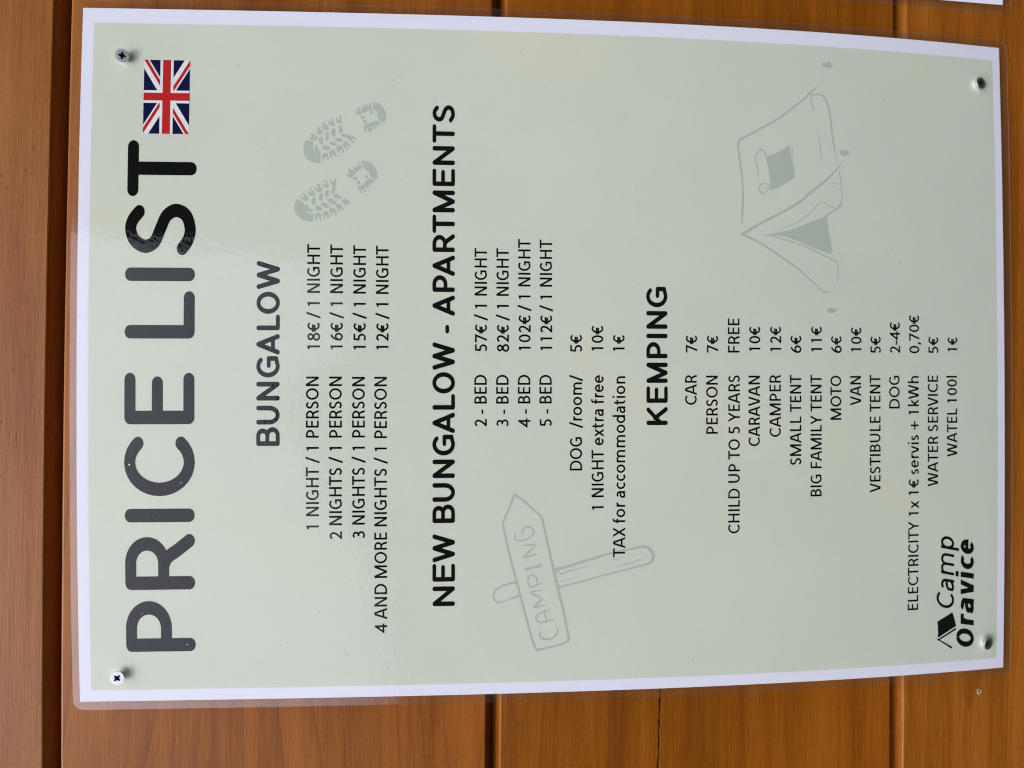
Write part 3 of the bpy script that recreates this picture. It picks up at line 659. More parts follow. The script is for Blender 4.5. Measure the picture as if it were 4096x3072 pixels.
def glyph(ch, W, H, XH, a, b, R, ASC=None, DESC=None):
    """strokes of one letter inked from x=0..W; a, b half pen width across / along; R = rounded ends.
    each stroke: (points, clip_lo, clip_hi) ; clip None = no clipping"""
    ASC = ASC or H * 1.05
    DESC = DESC or -H * 0.3
    X0, X1, Y0, Y1 = a, W - a, b, H - b
    yb, yt = (b, H - b) if R else (0.0, H)
    xe = W - a if R else W
    d = a * (1.0 if R else 1.06)
    S = []

    def st(*pts, clip=None):
        S.append((list(pts), clip))

    def dg(p, q, lo=0.0, hi=H):            # straight diagonal, cut flat at lo/hi when ends are square
        if R:
            st(p, q)
        else:
            ex = 0.12
            e0 = (p[0] + (p[0] - q[0]) * ex, p[1] + (p[1] - q[1]) * ex)
            e1 = (q[0] + (q[0] - p[0]) * ex, q[1] + (q[1] - p[1]) * ex)
            st(e0, e1, clip=(lo, hi))
    box = lambda pts, y0, y1, x0=X0, x1=X1: [(x0 + (x1 - x0) * x, y0 + (y1 - y0) * y) for x, y in pts]
    if ch == 'A':
        if R:
            st((d, b), (W / 2, H - b), (W - d, b))
        else:
            q = a * 0.45
            dg((d, 0), (W / 2 - q, H))
            dg((W - d, 0), (W / 2 + q, H))
        y = H * 0.29
        st((d + (W / 2 - d) * y / H, y), (W - d - (W / 2 - d) * y / H, y))
    elif ch == 'B':
        ym = H * 0.53
        r1, r2 = (Y1 - ym) / 2, (ym - Y0) / 2
        xr1, xr2 = X1 - W * 0.07, X1
        k1, k2 = min(r1 * 1.1, xr1 - X0), min(r2 * 1.15, xr2 - X0)
        st((X0, ym), (X0, Y1), (xr1 - k1, Y1), *arc(xr1 - k1, ym + r1, k1, r1, 90, -90), (X0, ym))
        st((X0, ym), (xr2 - k2, ym), *arc(xr2 - k2, Y0 + r2, k2, r2, 90, -90), (X0, Y0), (X0, ym))
    elif ch in 'CG':
        A0 = 46 if ch == 'C' else 48
        if ch == 'C':
            rx = (W - a - a * (1.0 if R else 0.55)) / (1 + math.cos(math.radians(A0)))
            S.append((arc(a + rx, H / 2, rx, H / 2 - b, A0, 360 - A0), None))
        else:
            rx = (W - 2 * a) * 0.54
            S.append((arc(a + rx, H / 2, rx, H / 2 - b, A0, 292) + [(X1, H * 0.115 if not R else H * 0.15)], None))
            st((X1, H * (0.075 if not R else 0.16)), (X1, H * 0.47), (W * 0.56, H * 0.47))
    elif ch == 'D':
        xs = W * 0.42
        st((X0, H / 2), (X0, Y1), (xs, Y1), *arc(xs, H / 2, X1 - xs, H / 2 - b, 90, -90), (X0, Y0), (X0, H / 2))
    elif ch in 'EF':
        ym = H * (0.53 if ch == 'E' else 0.49)
        if ch == 'E':
            st((xe, Y1), (X0, Y1), (X0, Y0), (xe, Y0))
        else:
            st((xe, Y1), (X0, Y1), (X0, yb))
        st((X0, ym), (xe - W * 0.07, ym))
    elif ch == 'H':
        st((X0, yb), (X0, yt))
        st((X1, yb), (X1, yt))
        st((X0, H * 0.53), (X1, H * 0.53))
    elif ch == 'I':
        st((W / 2, yb), (W / 2, yt))
    elif ch == 'K':
        st((X0, yb), (X0, yt))
        dg((X0 + a * .2, H * 0.36 if R else H * 0.40), (W - d * 1.25, H - (b if R else 0)))
        dg((X0 + (W - X0) * 0.30, H * 0.60), (W - d * 1.1, b if R else 0), 0.0, H * 0.7)
    elif ch == 'L':
        st((X0, yt), (X0, Y0), (xe, Y0))
    elif ch == 'M':
        st((X0, yb), (X0, yt))
        st((X1, yb), (X1, yt))
        if R:
            st((X0, Y1), (W / 2, Y0), (X1, Y1))
        else:
            dg((X0 + a * .2, H), (W / 2, H * 0.04), H * 0.0, H)
            dg((X1 - a * .2, H), (W / 2, H * 0.04), H * 0.0, H)
    elif ch == 'N':
        st((X0, yb), (X0, yt))
        st((X1, yb), (X1, yt))
        if R:
            st((X0, Y1), (X1, Y0))
        else:
            dg((X0 + a * .1, H), (X1 - a * .1, 0))
    elif ch == 'O':
        S.append((arc(W / 2, H / 2, W / 2 - a, H / 2 - b, 90, 450, 40), None))
    elif ch in 'PR':
        ym = H * (0.42 if ch == 'P' else 0.45)
        r = (Y1 - ym) / 2
        xr = X1 if ch == 'P' else X1 - W * 0.05
        k = min(r * 1.2, xr - X0)
        st((X0, yb), (X0, Y1), (xr - k, Y1), *arc(xr - k, ym + r, k, r, 90, -90), (X0, ym))
        if ch == 'R':
            if R:
                S.append((spline([(W * 0.42, ym), (W * 0.58, ym - H * 0.06), (W * 0.72, H * 0.24), (W - a, b)]), None))
            else:
                S.append((spline([(W * 0.42, ym), (W * 0.62, ym - H * .04), (W * 0.76, H * 0.25), (W * 0.83, H * 0.10), (W - d * 1.1, -H * 0.03)]), (0.0, H)))
    elif ch == 'S':
        S.append((spline(box([(.93, .86), (.72, .965), (.48, 1.0), (.2, .93), (.05, .76), (.16, .6), (.5, .5), (.83, .4), (.97, .24), (.84, .07), (.5, 0), (.22, .035), (0, .13)], Y0, Y1)), None))
    elif ch == 'T':
        st((a if R else 0, Y1), (xe, Y1))
        st((W / 2, yb), (W / 2, Y1))
    elif ch == 'U':
        r = min(H * 0.36, (X1 - X0) * 0.62)
        st((X0, yt), (X0, Y0 + r), *arc(W / 2, Y0 + r, W / 2 - a, r, 180, 360, 20), (X1, yt))
    elif ch == 'V' or ch == 'v':
        h = H if ch == 'V' else XH
        q = a * 0.3
        dg((d, h - (b if R else 0)), (W / 2 - q, b if R else 0), 0, h)
        dg((W - d, h - (b if R else 0)), (W / 2 + q, b if R else 0), 0, h)
    elif ch == 'W':
        if R:
            st((d, H - b), (W * .29, b), (W / 2, H - b), (W * .71, b), (W - d, H - b))
        else:
            q = a * 0.25
            dg((d, H), (W * .27 - q, 0))
            dg((W * .5 - q, H), (W * .27 + q, 0))
            dg((W * .5 + q, H), (W * .73 - q, 0))
            dg((W - d, H), (W * .73 + q, 0))
    elif ch in 'Xx':
        h = H if ch == 'X' else XH
        dg((d * 1.2, 0), (W - d * 1.2, h), 0, h)
        dg((W - d * 1.2, 0), (d * 1.2, h), 0, h)
    elif ch == 'Y':
        dg((d, H), (W / 2, H * 0.42), H * 0.40, H)
        dg((W - d, H), (W / 2, H * 0.42), H * 0.40, H)
        st((W / 2, 0), (W / 2, H * 0.46))
    elif ch == '-':
        y = H * 0.345 if not R else H * 0.34
        st((a if R else 0, y), (xe, y))
    elif ch == '/':
        st((d * .6, -H * 0.06), (W - d * .6, H * 1.04))
    elif ch == '+':
        y = H * 0.40
        st((0, y), (W, y))
        st((W / 2, y - W / 2), (W / 2, y + W / 2))
    elif ch == ',':
        st((W * .75, H * 0.13), (W * .25, -H * 0.17))
    elif ch == '0':
        S.append((arc(W / 2, H * .485, W / 2 - a, H * .485 - b, 90, 450, 30), None))
    elif ch == '1':
        st((X1, 0), (X1, H * .97))
        st((X1, H * .97 - b), (a * .6, H * 0.83))
    elif ch == '2':
        h = H * .97
        S.append((spline(box([(.03, .84), (.22, .965), (.46, 1.0), (.78, .91), (.9, .7), (.78, .48), (.48, .24), (.1, .0)], b, h - b)), (0, h)))
        st((X0 * .6, b), (W, b))
    elif ch == '3':
        h = H * .97
        S.append((spline(box([(.07, .92), (.27, .99), (.45, 1), (.78, .92), (.87, .76), (.74, .59), (.45, .53), (.27, .53)], b, h - b)), None))
        S.append((spline(box([(.27, .53), (.45, .53), (.8, .45), (.96, .27), (.8, .07), (.45, 0), (.22, .02), (0, .09)], b, h - b)), None))
    elif ch == '4':
        h = H * .97
        st((W * .70, h), (W * .70, 0))
        st((W * .70, h - b * .8), (a * .7, h * .30), (W, h * .30))
    elif ch == '5':
        h = H * .97
        st((W * .95, h - b), (W * .25, h - b), (W * .19, h * .53))
        S.append((spline(box([(.13, .545), (.38, .58), (.7, .54), (.95, .3), (.78, .07), (.42, 0), (.2, .02), (0, .09)], b, h - b)), None))
    elif ch == '6':
        h = H * .97
        S.append((spline(box([(.86, 1.0), (.55, .93), (.2, .68), (.02, .33), (.17, .08), (.5, 0), (.84, .1), (1, .31), (.86, .53), (.54, .6), (.2, .5), (.04, .32)], b, h - b)), None))
    elif ch == '7':
        h = H * .97
        S.append(([(0, h - b), (W * .9, h - b)], None))
        dg((W - d, h - b), (W * .30, 0), 0, h)
    elif ch == '8':
        h = H * .97
        S.append((arc(W / 2, h * .745, (W / 2 - a) * .84, h * .255 - b, 90, 450, 24), None))
        S.append((arc(W / 2, h * .26, W / 2 - a, h * .265 - b * .6, 90, 450, 26), None))
    elif ch == '€':
        h = H * .97
        rx = (W * .86 - 1.5 * a) / 1.68
        S.append((arc(W * .14 + a + rx, h / 2, rx, h / 2 - b, 47, 313), None))
        st((0, h * .57), (W * .80, h * .57))
        st((0, h * .42), (W * .76, h * .42))
    # ---- lower case
    elif ch == 'a':
        x1 = X1
        S.append((spline([(W * .1 + a, XH * .90 - b), (W * .42, XH - b), (W * .78, XH * .92 - b), (x1, XH * .62)]) + [(x1, 0)], None))
        S.append((spline([(x1, XH * .58), (W * .5, XH * .56), (W * .17, XH * .46), (a, XH * .25), (W * .14, XH * .05 + b), (W * .4, b), (W * .72, XH * .09 + b), (x1, XH * .32)]), None))
    elif ch == 'c':
        rx = (W - 1.5 * a) / 1.68
        S.append((arc(a + rx, XH / 2, rx, XH / 2 - b, 50, 310), None))
    elif ch == 'd':
        S.append((arc(a + (X1 - a) / 2, XH / 2, (X1 - a) / 2, XH / 2 - b, 0, 360, 26), None))
        st((X1, 0), (X1, ASC))
    elif ch == 'p':
        S.append((arc(a + (X1 - a) / 2, XH / 2, (X1 - a) / 2, XH / 2 - b, 0, 360, 30), None))
        st((X0, DESC), (X0, XH))
    elif ch == 'e':
        S.append(([(a, XH * .53), (X1, XH * .53)] + arc(W / 2, XH / 2, W / 2 - a, XH / 2 - b, 5, 318), None))
    elif ch == 'f':
        x = W * .36
        S.append(([(x, 0), (x, ASC - W * .45)] + arc(x + W * .42, ASC - W * .45, W * .42, W * .45 - b, 180, 75), None))
        st((0, XH - b), (W * .86, XH - b))
    elif ch in 'hn':
        st((X0, 0), (X0, ASC if ch == 'h' else XH))
        r = (X1 - X0) / 2
        S.append(([(X0, XH * .55)] + arc(X0 + r, XH * .60, r, XH * .40 - b, 170, 0) + [(X1, 0)], None))
    elif ch == 'm':
        xm = W / 2
        st((X0, 0), (X0, XH))
        for x0, x1 in ((X0, xm), (xm, X1)):
            r = (x1 - x0) / 2
            S.append(([(x0, XH * .55)] + arc(x0 + r, XH * .62, r, XH * .38 - b, 170, 0) + [(x1, 0)], None))
    elif ch == 'i':
        st((W / 2, 0), (W / 2, XH))
        if DESC == 1:                               # square dot of the bold italic logo
            st((W / 2, XH * 1.15), (W / 2, XH * 1.38))
        else:
            S.append((arc(W / 2, H * .98, a * .1, b * .1, 0, 360, 6), 'dot'))
    elif ch == 'k':
        st((X0, 0), (X0, ASC))
        dg((X0 + a * .3, XH * 0.40), (W - d * 1.4, XH), 0, XH)
        dg((X0 + (W - X0) * 0.28, XH * 0.58), (W - d * 1.2, 0), 0, XH * .75)
    elif ch == 'l':
        st((W / 2, 0), (W / 2, ASC))
    elif ch == 'o':
        S.append((arc(W / 2, XH / 2, W / 2 - a, XH / 2 - b, 90, 450, 28), None))
    elif ch == 'r':
        st((X0, 0), (X0, XH))
        S.append((spline([(X0, XH * .55), (X0 + (W - X0) * .3, XH * .86), (W * .78, XH - b), (W, XH - b)]), None))
    elif ch == 's':
        S.append((spline(box([(.92, .90), (.68, .985), (.48, 1.0), (.2, .93), (.06, .76), (.18, .6), (.5, .5), (.82, .4), (.96, .24), (.82, .07), (.48, 0), (.22, .03), (0, .11)], b, XH - b)), None))
    elif ch == 't':
        x = W * .38
        S.append(([(x, XH * 1.28), (x, XH * .28)] + arc(x + W * .34, XH * .28, W * .34, XH * .28 - b, 180, 285), None))
        st((0, XH - b), (W * .95, XH - b))
    return S


# advance, left bearing, ink width (1/1000 em) of the humanist sans used for the price rows
SANS = {'A': (612, 3, 606), 'B': (542, 76, 434), 'C': (580, 37, 517), 'D': (666, 76, 553), 'E': (492, 76, 379), 'F': (487, 76, 380),
        'G': (646, 37, 534), 'H': (652, 76, 500), 'I': (239, 76, 88), 'K': (542, 76, 466), 'L': (472, 76, 374), 'M': (804, 66, 672),
        'N': (658, 76, 506), 'O': (689, 37, 615), 'P': (532, 76, 420), 'R': (538, 76, 442), 'S': (493, 42, 410), 'T': (497, 1, 495),
        'U': (647, 75, 497), 'V': (558, 0, 558), 'W': (846, 12, 822), 'X': (571, 14, 543), 'Y': (541, 0, 541),
        'a': (482, 39, 372), 'c': (448, 38, 383), 'd': (564, 38, 453), 'e': (501, 38, 433), 'f': (292, 12, 284), 'h': (555, 73, 413),
        'i': (234, 73, 88), 'k': (469, 73, 396), 'l': (236, 74, 88), 'm': (834, 73, 692), 'n': (555, 73, 413), 'o': (549, 38, 473),
        'r': (327, 73, 244), 's': (396, 39, 323), 't': (331, 18, 294), 'v': (481, 6, 469), 'x': (463, 8, 447),
        '0': (513, 36, 441), '1': (513, 86, 222), '2': (513, 40, 431), '3': (513, 42, 426), '4': (513, 15, 483), '5': (513, 45, 423),
        '6': (513, 42, 437), '7': (513, 40, 438), '8': (513, 40, 433), '€': (513, 10, 485), '/': (343, 5, 328), '-': (307, 30, 247),
        '+': (596, 50, 496), ',': (207, 50, 110), ' ': (212, 0, 0)}

def place_pieces(strokes, a, b, rnd, fn):
    out = []
    for pts, clip in strokes:
        if clip == 'dot':
            cx, cy = pts[0]
            out.append([fn((cx + a * 1.15 * math.cos(t * math.pi / 6), cy + b * 1.3 * math.sin(t * math.pi / 6))) for t in range(12)])
            continue
        sp = [(x / a, y / b) for x, y in pts]
        for pc in stroke(sp, 1.0, rnd and clip is None, 'round' if rnd else 'miter'):
            pc = [(x * a, y * b) for x, y in pc]
            if clip:
                pc = clip_half(clip_half(pc, 1, clip[0], False), 1, clip[1], True)
            if len(pc) >= 3:
                out.append([fn(q) for q in pc])
    return out


def text_pieces(text, x0, z0, x1, z1, cap):
    """lay a string so that its ink runs from (x0,z0) to (x1,z1) with the given cap height (mm)"""
    place = []
    cur = 0.0
    u = cap / 674.0
    for ch in text:
        adv, lsb, w = SANS[ch]
        place.append((ch, cur + lsb * u, w * u))
        cur += adv * u
    place = [p for p in place if p[0] != ' ']
    a, b, xh = cap * 0.079, cap * 0.068, cap * 0.725
    s0 = place[0][1]
    s1 = place[-1][1] + place[-1][2]
    k = math.hypot(x1 - x0, z1 - z0) / (s1 - s0)
    ux, uz = (x1 - x0) / math.hypot(x1 - x0, z1 - z0), (z1 - z0) / math.hypot(x1 - x0, z1 - z0)
    out = []
    for ch, s, w in place:
        o = (s - s0) * k

        def fn(q, o=o):
            return (x0 + (o + q[0]) * ux - q[1] * uz, z0 + (o + q[0]) * uz + q[1] * ux)
        kw = 1.0 if ch == 'I' or ch in 'il' else k
        off = w * (k - kw) / 2
        out += place_pieces(glyph(ch, w * kw, cap, xh, a, b, False), a, b, False, lambda q, off=off: fn((q[0] + off, q[1])))
    return out


def union(pieces):
    """one flat triangulation of overlapping convex pieces (no doubled faces)"""
    vs, fs = [], []
    for p in pieces:
        ar = area2(p)
        if abs(ar) < 1e-5:
            continue
        if ar < 0:
            p = p[::-1]
        q = []
        for v in p:
            if not q or math.hypot(v[0] - q[-1][0], v[1] - q[-1][1]) > 1e-4:
                q.append(v)
        if len(q) > 2 and math.hypot(q[0][0] - q[-1][0], q[0][1] - q[-1][1]) < 1e-4:
            q.pop()
        if len(q) < 3:
            continue
        fine = []
        for u, w in zip(q, q[1:] + q[:1]):
            k = int(math.hypot(w[0] - u[0], w[1] - u[1]) / 4.0) + 1
            fine += [(u[0] + (w[0] - u[0]) * t / k, u[1] + (w[1] - u[1]) * t / k) for t in range(k)]
        fs.append(list(range(len(vs), len(vs) + len(fine))))
        vs += [Vector(v) for v in fine]
    # extra points every few millimetres so that the print follows the curved sheet
    ax0, ax1 = min(v.x for v in vs), max(v.x for v in vs)
    ay0, ay1 = min(v.y for v in vs), max(v.y for v in vs)
    extra = [Vector((ax0 + (i + .5) * 3.7, ay0 + (j + .5) * 3.7)) for i in range(int((ax1 - ax0) / 3.7) + 1) for j in range(int((ay1 - ay0) / 3.7) + 1)]
    r = delaunay_2d_cdt(vs + extra, [], fs, 0, 1e-4)
    # keep the triangles whose middle lies in one of the pieces
    cell = 2.0
    bins = {}
    polys = []
    for f in fs:
        p = [(vs[k].x, vs[k].y) for k in f]
        bx0, bx1 = min(q[0] for q in p), max(q[0] for q in p)
        by0, by1 = min(q[1] for q in p), max(q[1] for q in p)
        polys.append((p, bx0, bx1, by0, by1))
        for i in range(int(math.floor(bx0 / cell)), int(math.floor(bx1 / cell)) + 1):
            for j in range(int(math.floor(by0 / cell)), int(math.floor(by1 / cell)) + 1):
                bins.setdefault((i, j), []).append(len(polys) - 1)

    def inside(x, y):
        for k in bins.get((int(math.floor(x / cell)), int(math.floor(y / cell))), ()):
            p, bx0, bx1, by0, by1 = polys[k]
            if bx0 <= x <= bx1 and by0 <= y <= by1:
                ok = True
                for a, b in zip(p, p[1:] + p[:1]):
                    if (b[0] - a[0]) * (y - a[1]) - (b[1] - a[1]) * (x - a[0]) < -1e-7:
                        ok = False
                        break
                if ok:
                    return True
        return False
    faces = []
    V = [(v.x, v.y) for v in r[0]]
    for f in r[2]:
        if inside(sum(V[k][0] for k in f) / len(f), sum(V[k][1] for k in f) / len(f)):
            faces.append(f)
    used = sorted({k for f in faces for k in f})
    re = {k: i for i, k in enumerate(used)}
    return [V[k] for k in used], [tuple(re[k] for k in f) for f in faces]

# ------------------------------------------------------------------ shape of the bulging laminated sheet
SCREWS = [(126.33, 191.73), (-137.22, 192.79), (129.44, -197.50), (-135.68, -199.67)]
PUCKER = [0.15, 0.15, 0.5, 0.5]
TILT = 0.5567585777853157            # the sheet hangs slightly turned on the wall (degrees)
WALL_Y = 1.3                         # wall face behind the sheet's zero plane (mm)


def bulge(x, z):
    u, v = x / 148.5, z / 210.0
    d = 11.20313862 - 1.74146883 * v - 8.13159076 * v * v + 2.82600135 * v ** 3 - 2.90053784 * u * u - 0.92832453 * u * u * v - 0.22035117 * u
    for (sx, sz), a in zip(SCREWS, PUCKER):
        r2 = (x - sx) ** 2 + (z - sz) ** 2
        if r2 < 150:
            d += a * math.exp(-r2 / (2 * 1.7 ** 2))
    return d


def on_sheet(x, z, off):
    return (x, -(bulge(x, z) + off), z)


sign = empty('price_list_sign', (0, 0, BASE_Z), (0, -math.radians(TILT), 0))
tag(sign, 'large laminated pale green price list headed PRICE LIST, screwed to the wooden wall', 'sign')


def ink(name, pieces, off, mat, parent=None, label=None):
    v, f = union(pieces)
    o = mesh_obj(name, [on_sheet(x, z, off) for x, z in v], f, mat, parent or sign)
    if label:
        o['label'] = label
    return o


def grid_lines(lo, hi, step, dense):
    n = max(1, round((hi - lo) / step))
    s = {round(lo + (hi - lo) * i / n, 4) for i in range(n + 1)}
    for c in dense:
        for i in range(-12, 13):
            q = round(c + i * 0.5, 4)
            if lo + 0.1 < q < hi - 0.1:
                s.add(q)
    s = sorted(s)
    out = [s[0]]
    for q in s[1:]:
        if q - out[-1] > 0.12 or q == s[-1]:
            out.append(q)
    return out


SX = [s[0] for s in SCREWS]
SZ = [s[1] for s in SCREWS]


def sheet_part(name, x0, x1, z0, z1, off, thick, mats, radius=0.0, step=3.0, fn=on_sheet, parent=None, dense=True, fm=(0, 0, 0)):
    """a thin sheet following the bulge: front, back and rim as one closed mesh"""
    gx = grid_lines(x0, x1, step, SX if dense else [])
    gz = grid_lines(z0, z1, step, SZ if dense else [])
    nx, nz = len(gx), len(gz)

    def corner(x, z):
        if radius:
            cx = min(max(x, x0 + radius), x1 - radius)
            cz = min(max(z, z0 + radius), z1 - radius)
            l = math.hypot(x - cx, z - cz)
            if l > radius and cx != x and cz != z:
                x, z = cx + (x - cx) * radius / l, cz + (z - cz) * radius / l
        return x, z
    verts, faces, fmat = [], [], []
    layers = [off] if thick <= 0 else [off, off - thick]
    for o in layers:
        for z in gz:
            for x in gx:
                a, c = corner(x, z)
                verts.append(fn(a, c, o))
    N = nx * nz
    for j in range(nz - 1):
        for i in range(nx - 1):
            k = j * nx + i
            faces.append((k, k + 1, k + nx + 1, k + nx))
            fmat.append(fm[0])
            if thick > 0:
                faces.append((N + k, N + k + nx, N + k + nx + 1, N + k + 1))
                fmat.append(fm[1])
    if thick > 0:
        rim = [i for i in range(nx)] + [j * nx + nx - 1 for j in range(1, nz)] + [(nz - 1) * nx + i for i in range(nx - 2, -1, -1)] + [j * nx for j in range(nz - 2, 0, -1)]
        k0 = len(verts)
        m = len(rim)
        verts += [verts[a] for a in rim] + [verts[N + a] for a in rim]
        for i in range(m):
            j = (i + 1) % m
            faces.append((k0 + i, k0 + m + i, k0 + m + j, k0 + j))
            fmat.append(fm[2])
    return mesh_obj(name, verts, faces, None, parent or sign, True, MM, mats, fmat)


# ------------------------------------------------------------------ the wall of horizontal boards
wall = empty('timber_wall', (0, 0, BASE_Z))
tag(wall, 'varnished orange-brown wooden wall of wide horizontal boards behind the signs', 'wall')
KW = (306.54 + WALL_Y) / 306.54


def wz(z):
    return 50.67 + (z - 50.67) * KW


def wx(x):
    return -15.86 + (x + 15.86) * KW


GROOVES = [(597.0, 604.0), (407.5, 414.5), (217.2, 224.7), (29.2, 35.7), (-161.5, -154.8), (-351.0, -344.3), (-540.0, -533.0)]


def board_notch(idx, x):
    """(centre z, half width, depth) of an open drying crack in a board at x, or None"""
    if idx == 4:                        # long split below the sign's left edge
        if x > -140:
            return (-44.6, 0.02, 0.02)
        pts = [(-140, -44.6), (-152.7, -44.31), (-164, -43.96), (-174.5, -43.72), (-182, -43.9), (-188, -43.4), (-230, -42.0), (-300, -41.0), (-900, -39)]
        for (xa, za), (xb, zb) in zip(pts, pts[1:]):
            if xb <= x <= xa:
                z = za + (zb - za) * (x - xa) / (xb - xa)
                w = 0.35 + 0.13 * math.sin(x * 0.7) + 0.10 * math.sin(x * 1.9)
                return (z + 0.12 * math.sin(x * 0.9), max(0.12, w), 3.5)
        return (-39, 0.02, 0.02)
    if idx == 5:                        # short split next to the lower left corner of the sheet
        w = 0.26 * (1 - ((x + 155.5) / 7.5) ** 2) if -163 < x < -148 else 0.0
        return (-214.6 - 0.02 * (x + 150), max(0.015, w), 2.0 if w > 0.02 else 0.02)
    return None


WOODS = [wood_material('varnished_pine_top', 1, (0.315, 0.104, 0.020), (0.23, 0.066, 0.010), (0.40, 0.150, 0.034), 0.08, 0.85),
         wood_material('varnished_pine_upper', 2, (0.290, 0.084, 0.0085), (0.20, 0.052, 0.0045), (0.39, 0.125, 0.016), 0.45, 0.40),
         wood_material('varnished_pine_middle', 3, (0.245, 0.069, 0.0035), (0.165, 0.042, 0.002), (0.33, 0.100, 0.0065), 0.26, 0.10),
         wood_material('varnished_pine_lower', 4, (0.285, 0.086, 0.0075), (0.20, 0.053, 0.004), (0.385, 0.125, 0.014), 0.32, 0.15)]
MAT_OF = [0, 1, 0, 1, 2, 3, 2]
BOARD_LABEL = {2: 'paler reddish board above the sign, flecked with dark pores', 4: 'amber board with a thin open crack'}
HALF = 900.0
boards = []
# board i lies between groove i-1 (above) and groove i (below)
for i in range(1, 7):
    ztop = wz(GROOVES[i - 1][0])
    zbot = wz(GROOVES[i][1])
    up = lambda g: (wz(g[0]) + wz(g[1])) / 2
    zat, zab = up(GROOVES[i - 1]), up(GROOVES[i])      # apex of the V above / below
    gap = 0.22
    depth = 7.4
    xs = [x * 25.0 for x in range(-36, 37)]
    if i in (4, 5):
        xs = sorted(set(xs + [x * 2.0 for x in range(-150, -55)]))
    verts, faces = [], []
    for x in xs:
        warp = 1.1 * ((x + 15) / 165.0) ** 2 if i in (2, 3) and abs(x) < 400 else 0.0
        wt = -warp if i == 3 else 0.0
        wb = -warp if i == 2 else 0.0
        prof = [(18.0, zat - gap + wt), (depth, zat - gap + wt)]
        # rounded lip of the top bevel
        r = 1.1
        prof += [(0.55, ztop + wt + 0.22), (0.24, ztop + wt - 0.02), (0.07, ztop + wt - 0.30), (0.0, ztop + wt - 0.7)]
        nt_ = board_notch(i, x)
        if nt_:
            c, hw, dp = wz(nt_[0]), nt_[1], nt_[2]
            prof += [(0.0, c + hw + 0.5), (0.06, c + hw), (dp, c + hw * 0.3), (dp, c - hw * 0.3), (0.06, c - hw), (0.0, c - hw - 0.5)]
        prof += [(0.0, zbot + wb + 0.35), (0.2, zbot + wb), (depth, zab + gap + wb), (18.0, zab + gap + wb)]
        verts += [(x, WALL_Y + y, z) for y, z in prof]
    n = len(prof)
    for s in range(len(xs) - 1):
        for k in range(n - 1):
            a = s * n + k
            faces.append((a, a + 1, a + n + 1, a + n))
        faces.append((s * n + n - 1, s * n, (s + 1) * n, (s + 1) * n + n - 1))
    faces.append(tuple(range(n - 1, -1, -1)))
    faces.append(tuple(range((len(xs) - 1) * n, len(xs) * n)))
    o = mesh_obj('board', verts, faces, WOODS[MAT_OF[i]], wall)
    if i == 3:
        o['label'] = 'reddish board flecked with dark pores'
    if i == 4:
        o['label'] = 'amber board with a thin open crack'
    boards.append(o)

# old screw hole with torn pale fibres, on the lowest visible board
HX, HZ = wx(-157.5), wz(-199.5)
hv, hf = [], []
NH = 22
rim = [(1.0 + 0.30 * math.sin(t * 2.3) + 0.22 * random.random()) for t in range(NH)]
for ring_i, (rad, y) in enumerate(((1.05, 0.02), (0.85, 0.32), (0.60, 0.22), (0.50, 0.05))):
    for t in range(NH):
        an = 2 * math.pi * t / NH
        k = rim[t] if ring_i < 2 else 1.0
        hv.append((HX + rad * k * math.cos(an), WALL_Y - y, HZ + rad * k * math.sin(an) * 1.05))
for q in range(3):
    for t in range(NH):
        hf.append((q * NH + t, q * NH + (t + 1) % NH, (q + 1) * NH + (t + 1) % NH, (q + 1) * NH + t))
base = len(hv)
for an, ln in ((2.9, 3.1), (3.35, 2.2), (0.6, 1.8), (2.2, 1.9)):      # torn fibres
    c, s = math.cos(an), math.sin(an)
    i0 = len(hv)
    hv += [(HX + c * 0.8 - s * .28, WALL_Y - .3, HZ + s * .8 + c * .28), (HX + c * 0.8 + s * .28, WALL_Y - .3, HZ + s * .8 - c * .28),
           (HX + c * ln, WALL_Y - .12, HZ + s * ln), (HX + c * .8, WALL_Y - .02, HZ + s * .8)]
    hf += [(i0, i0 + 1, i0 + 2), (i0, i0 + 2, i0 + 3), (i0 + 1, i0 + 3, i0 + 2)]
hole = mesh_obj('old_screw_hole', hv, hf, M_SPLINTER, boards[4], True)
hole['label'] = 'old screw hole with torn pale fibres'
mesh_obj('hole_bottom', [(HX + .56 * math.cos(t * math.pi / 6), WALL_Y - 0.10, HZ + .56 * math.sin(t * math.pi / 6)) for t in range(12)], [tuple(range(12))], M_HOLE, hole)

# ------------------------------------------------------------------ the sheet itself
paper = sheet_part('paper_sheet', -148.5, 148.5, -210, 210, 0.0, 0.06, [M_WHITE])
panel = sheet_part('green_panel', -143.6, 142.0, -206.1, 205.2, 0.03, 0.0, [M_GREEN])
film = sheet_part('laminate_film', -152.1, 152.0, -214.2, 212.9, 0.20, 0.29, [M_FILM, M_FILM_BACK, M_FILM_EDGE], 4.2, fm=(0, 1, 2))
film['label'] = 'clear glossy laminate with rounded corners'

# title
pcs = []
for ch, x0, x1, zb, zt in TITLE:
    zb_, cap = 161.1, 29.1
    if ch in 'CS':
        zb_, cap = 160.95, 29.4
    if ch == 'T':
        zb_, cap = 160.8, 28.9
    w = x1 - x0
    a, b = 0.098 * 29.3, 0.0785 * 29.3
    pcs += place_pieces(glyph(ch, w, cap, cap * .7, a, b, True), a, b, True, lambda q, x0=x0, z0=zb_: (x0 + q[0], z0 + q[1]))
ink('title_lettering', pcs, 0.07, M_INK, None, 'very large grey-black title reading PRICE LIST')
for txt, z0, cap, boxes in HEADINGS:
    pcs = []
    a, b = cap * 0.104, cap * 0.083
    for ch, x0, x1 in boxes:
        pcs += place_pieces(glyph(ch, x1 - x0, cap, cap * .7, a, b, True), a, b, True, lambda q, x0=x0, z0=z0: (x0 + q[0], z0 + q[1]))
    ink('heading', pcs, 0.07, M_INK, None, 'bold rounded heading reading ' + txt)
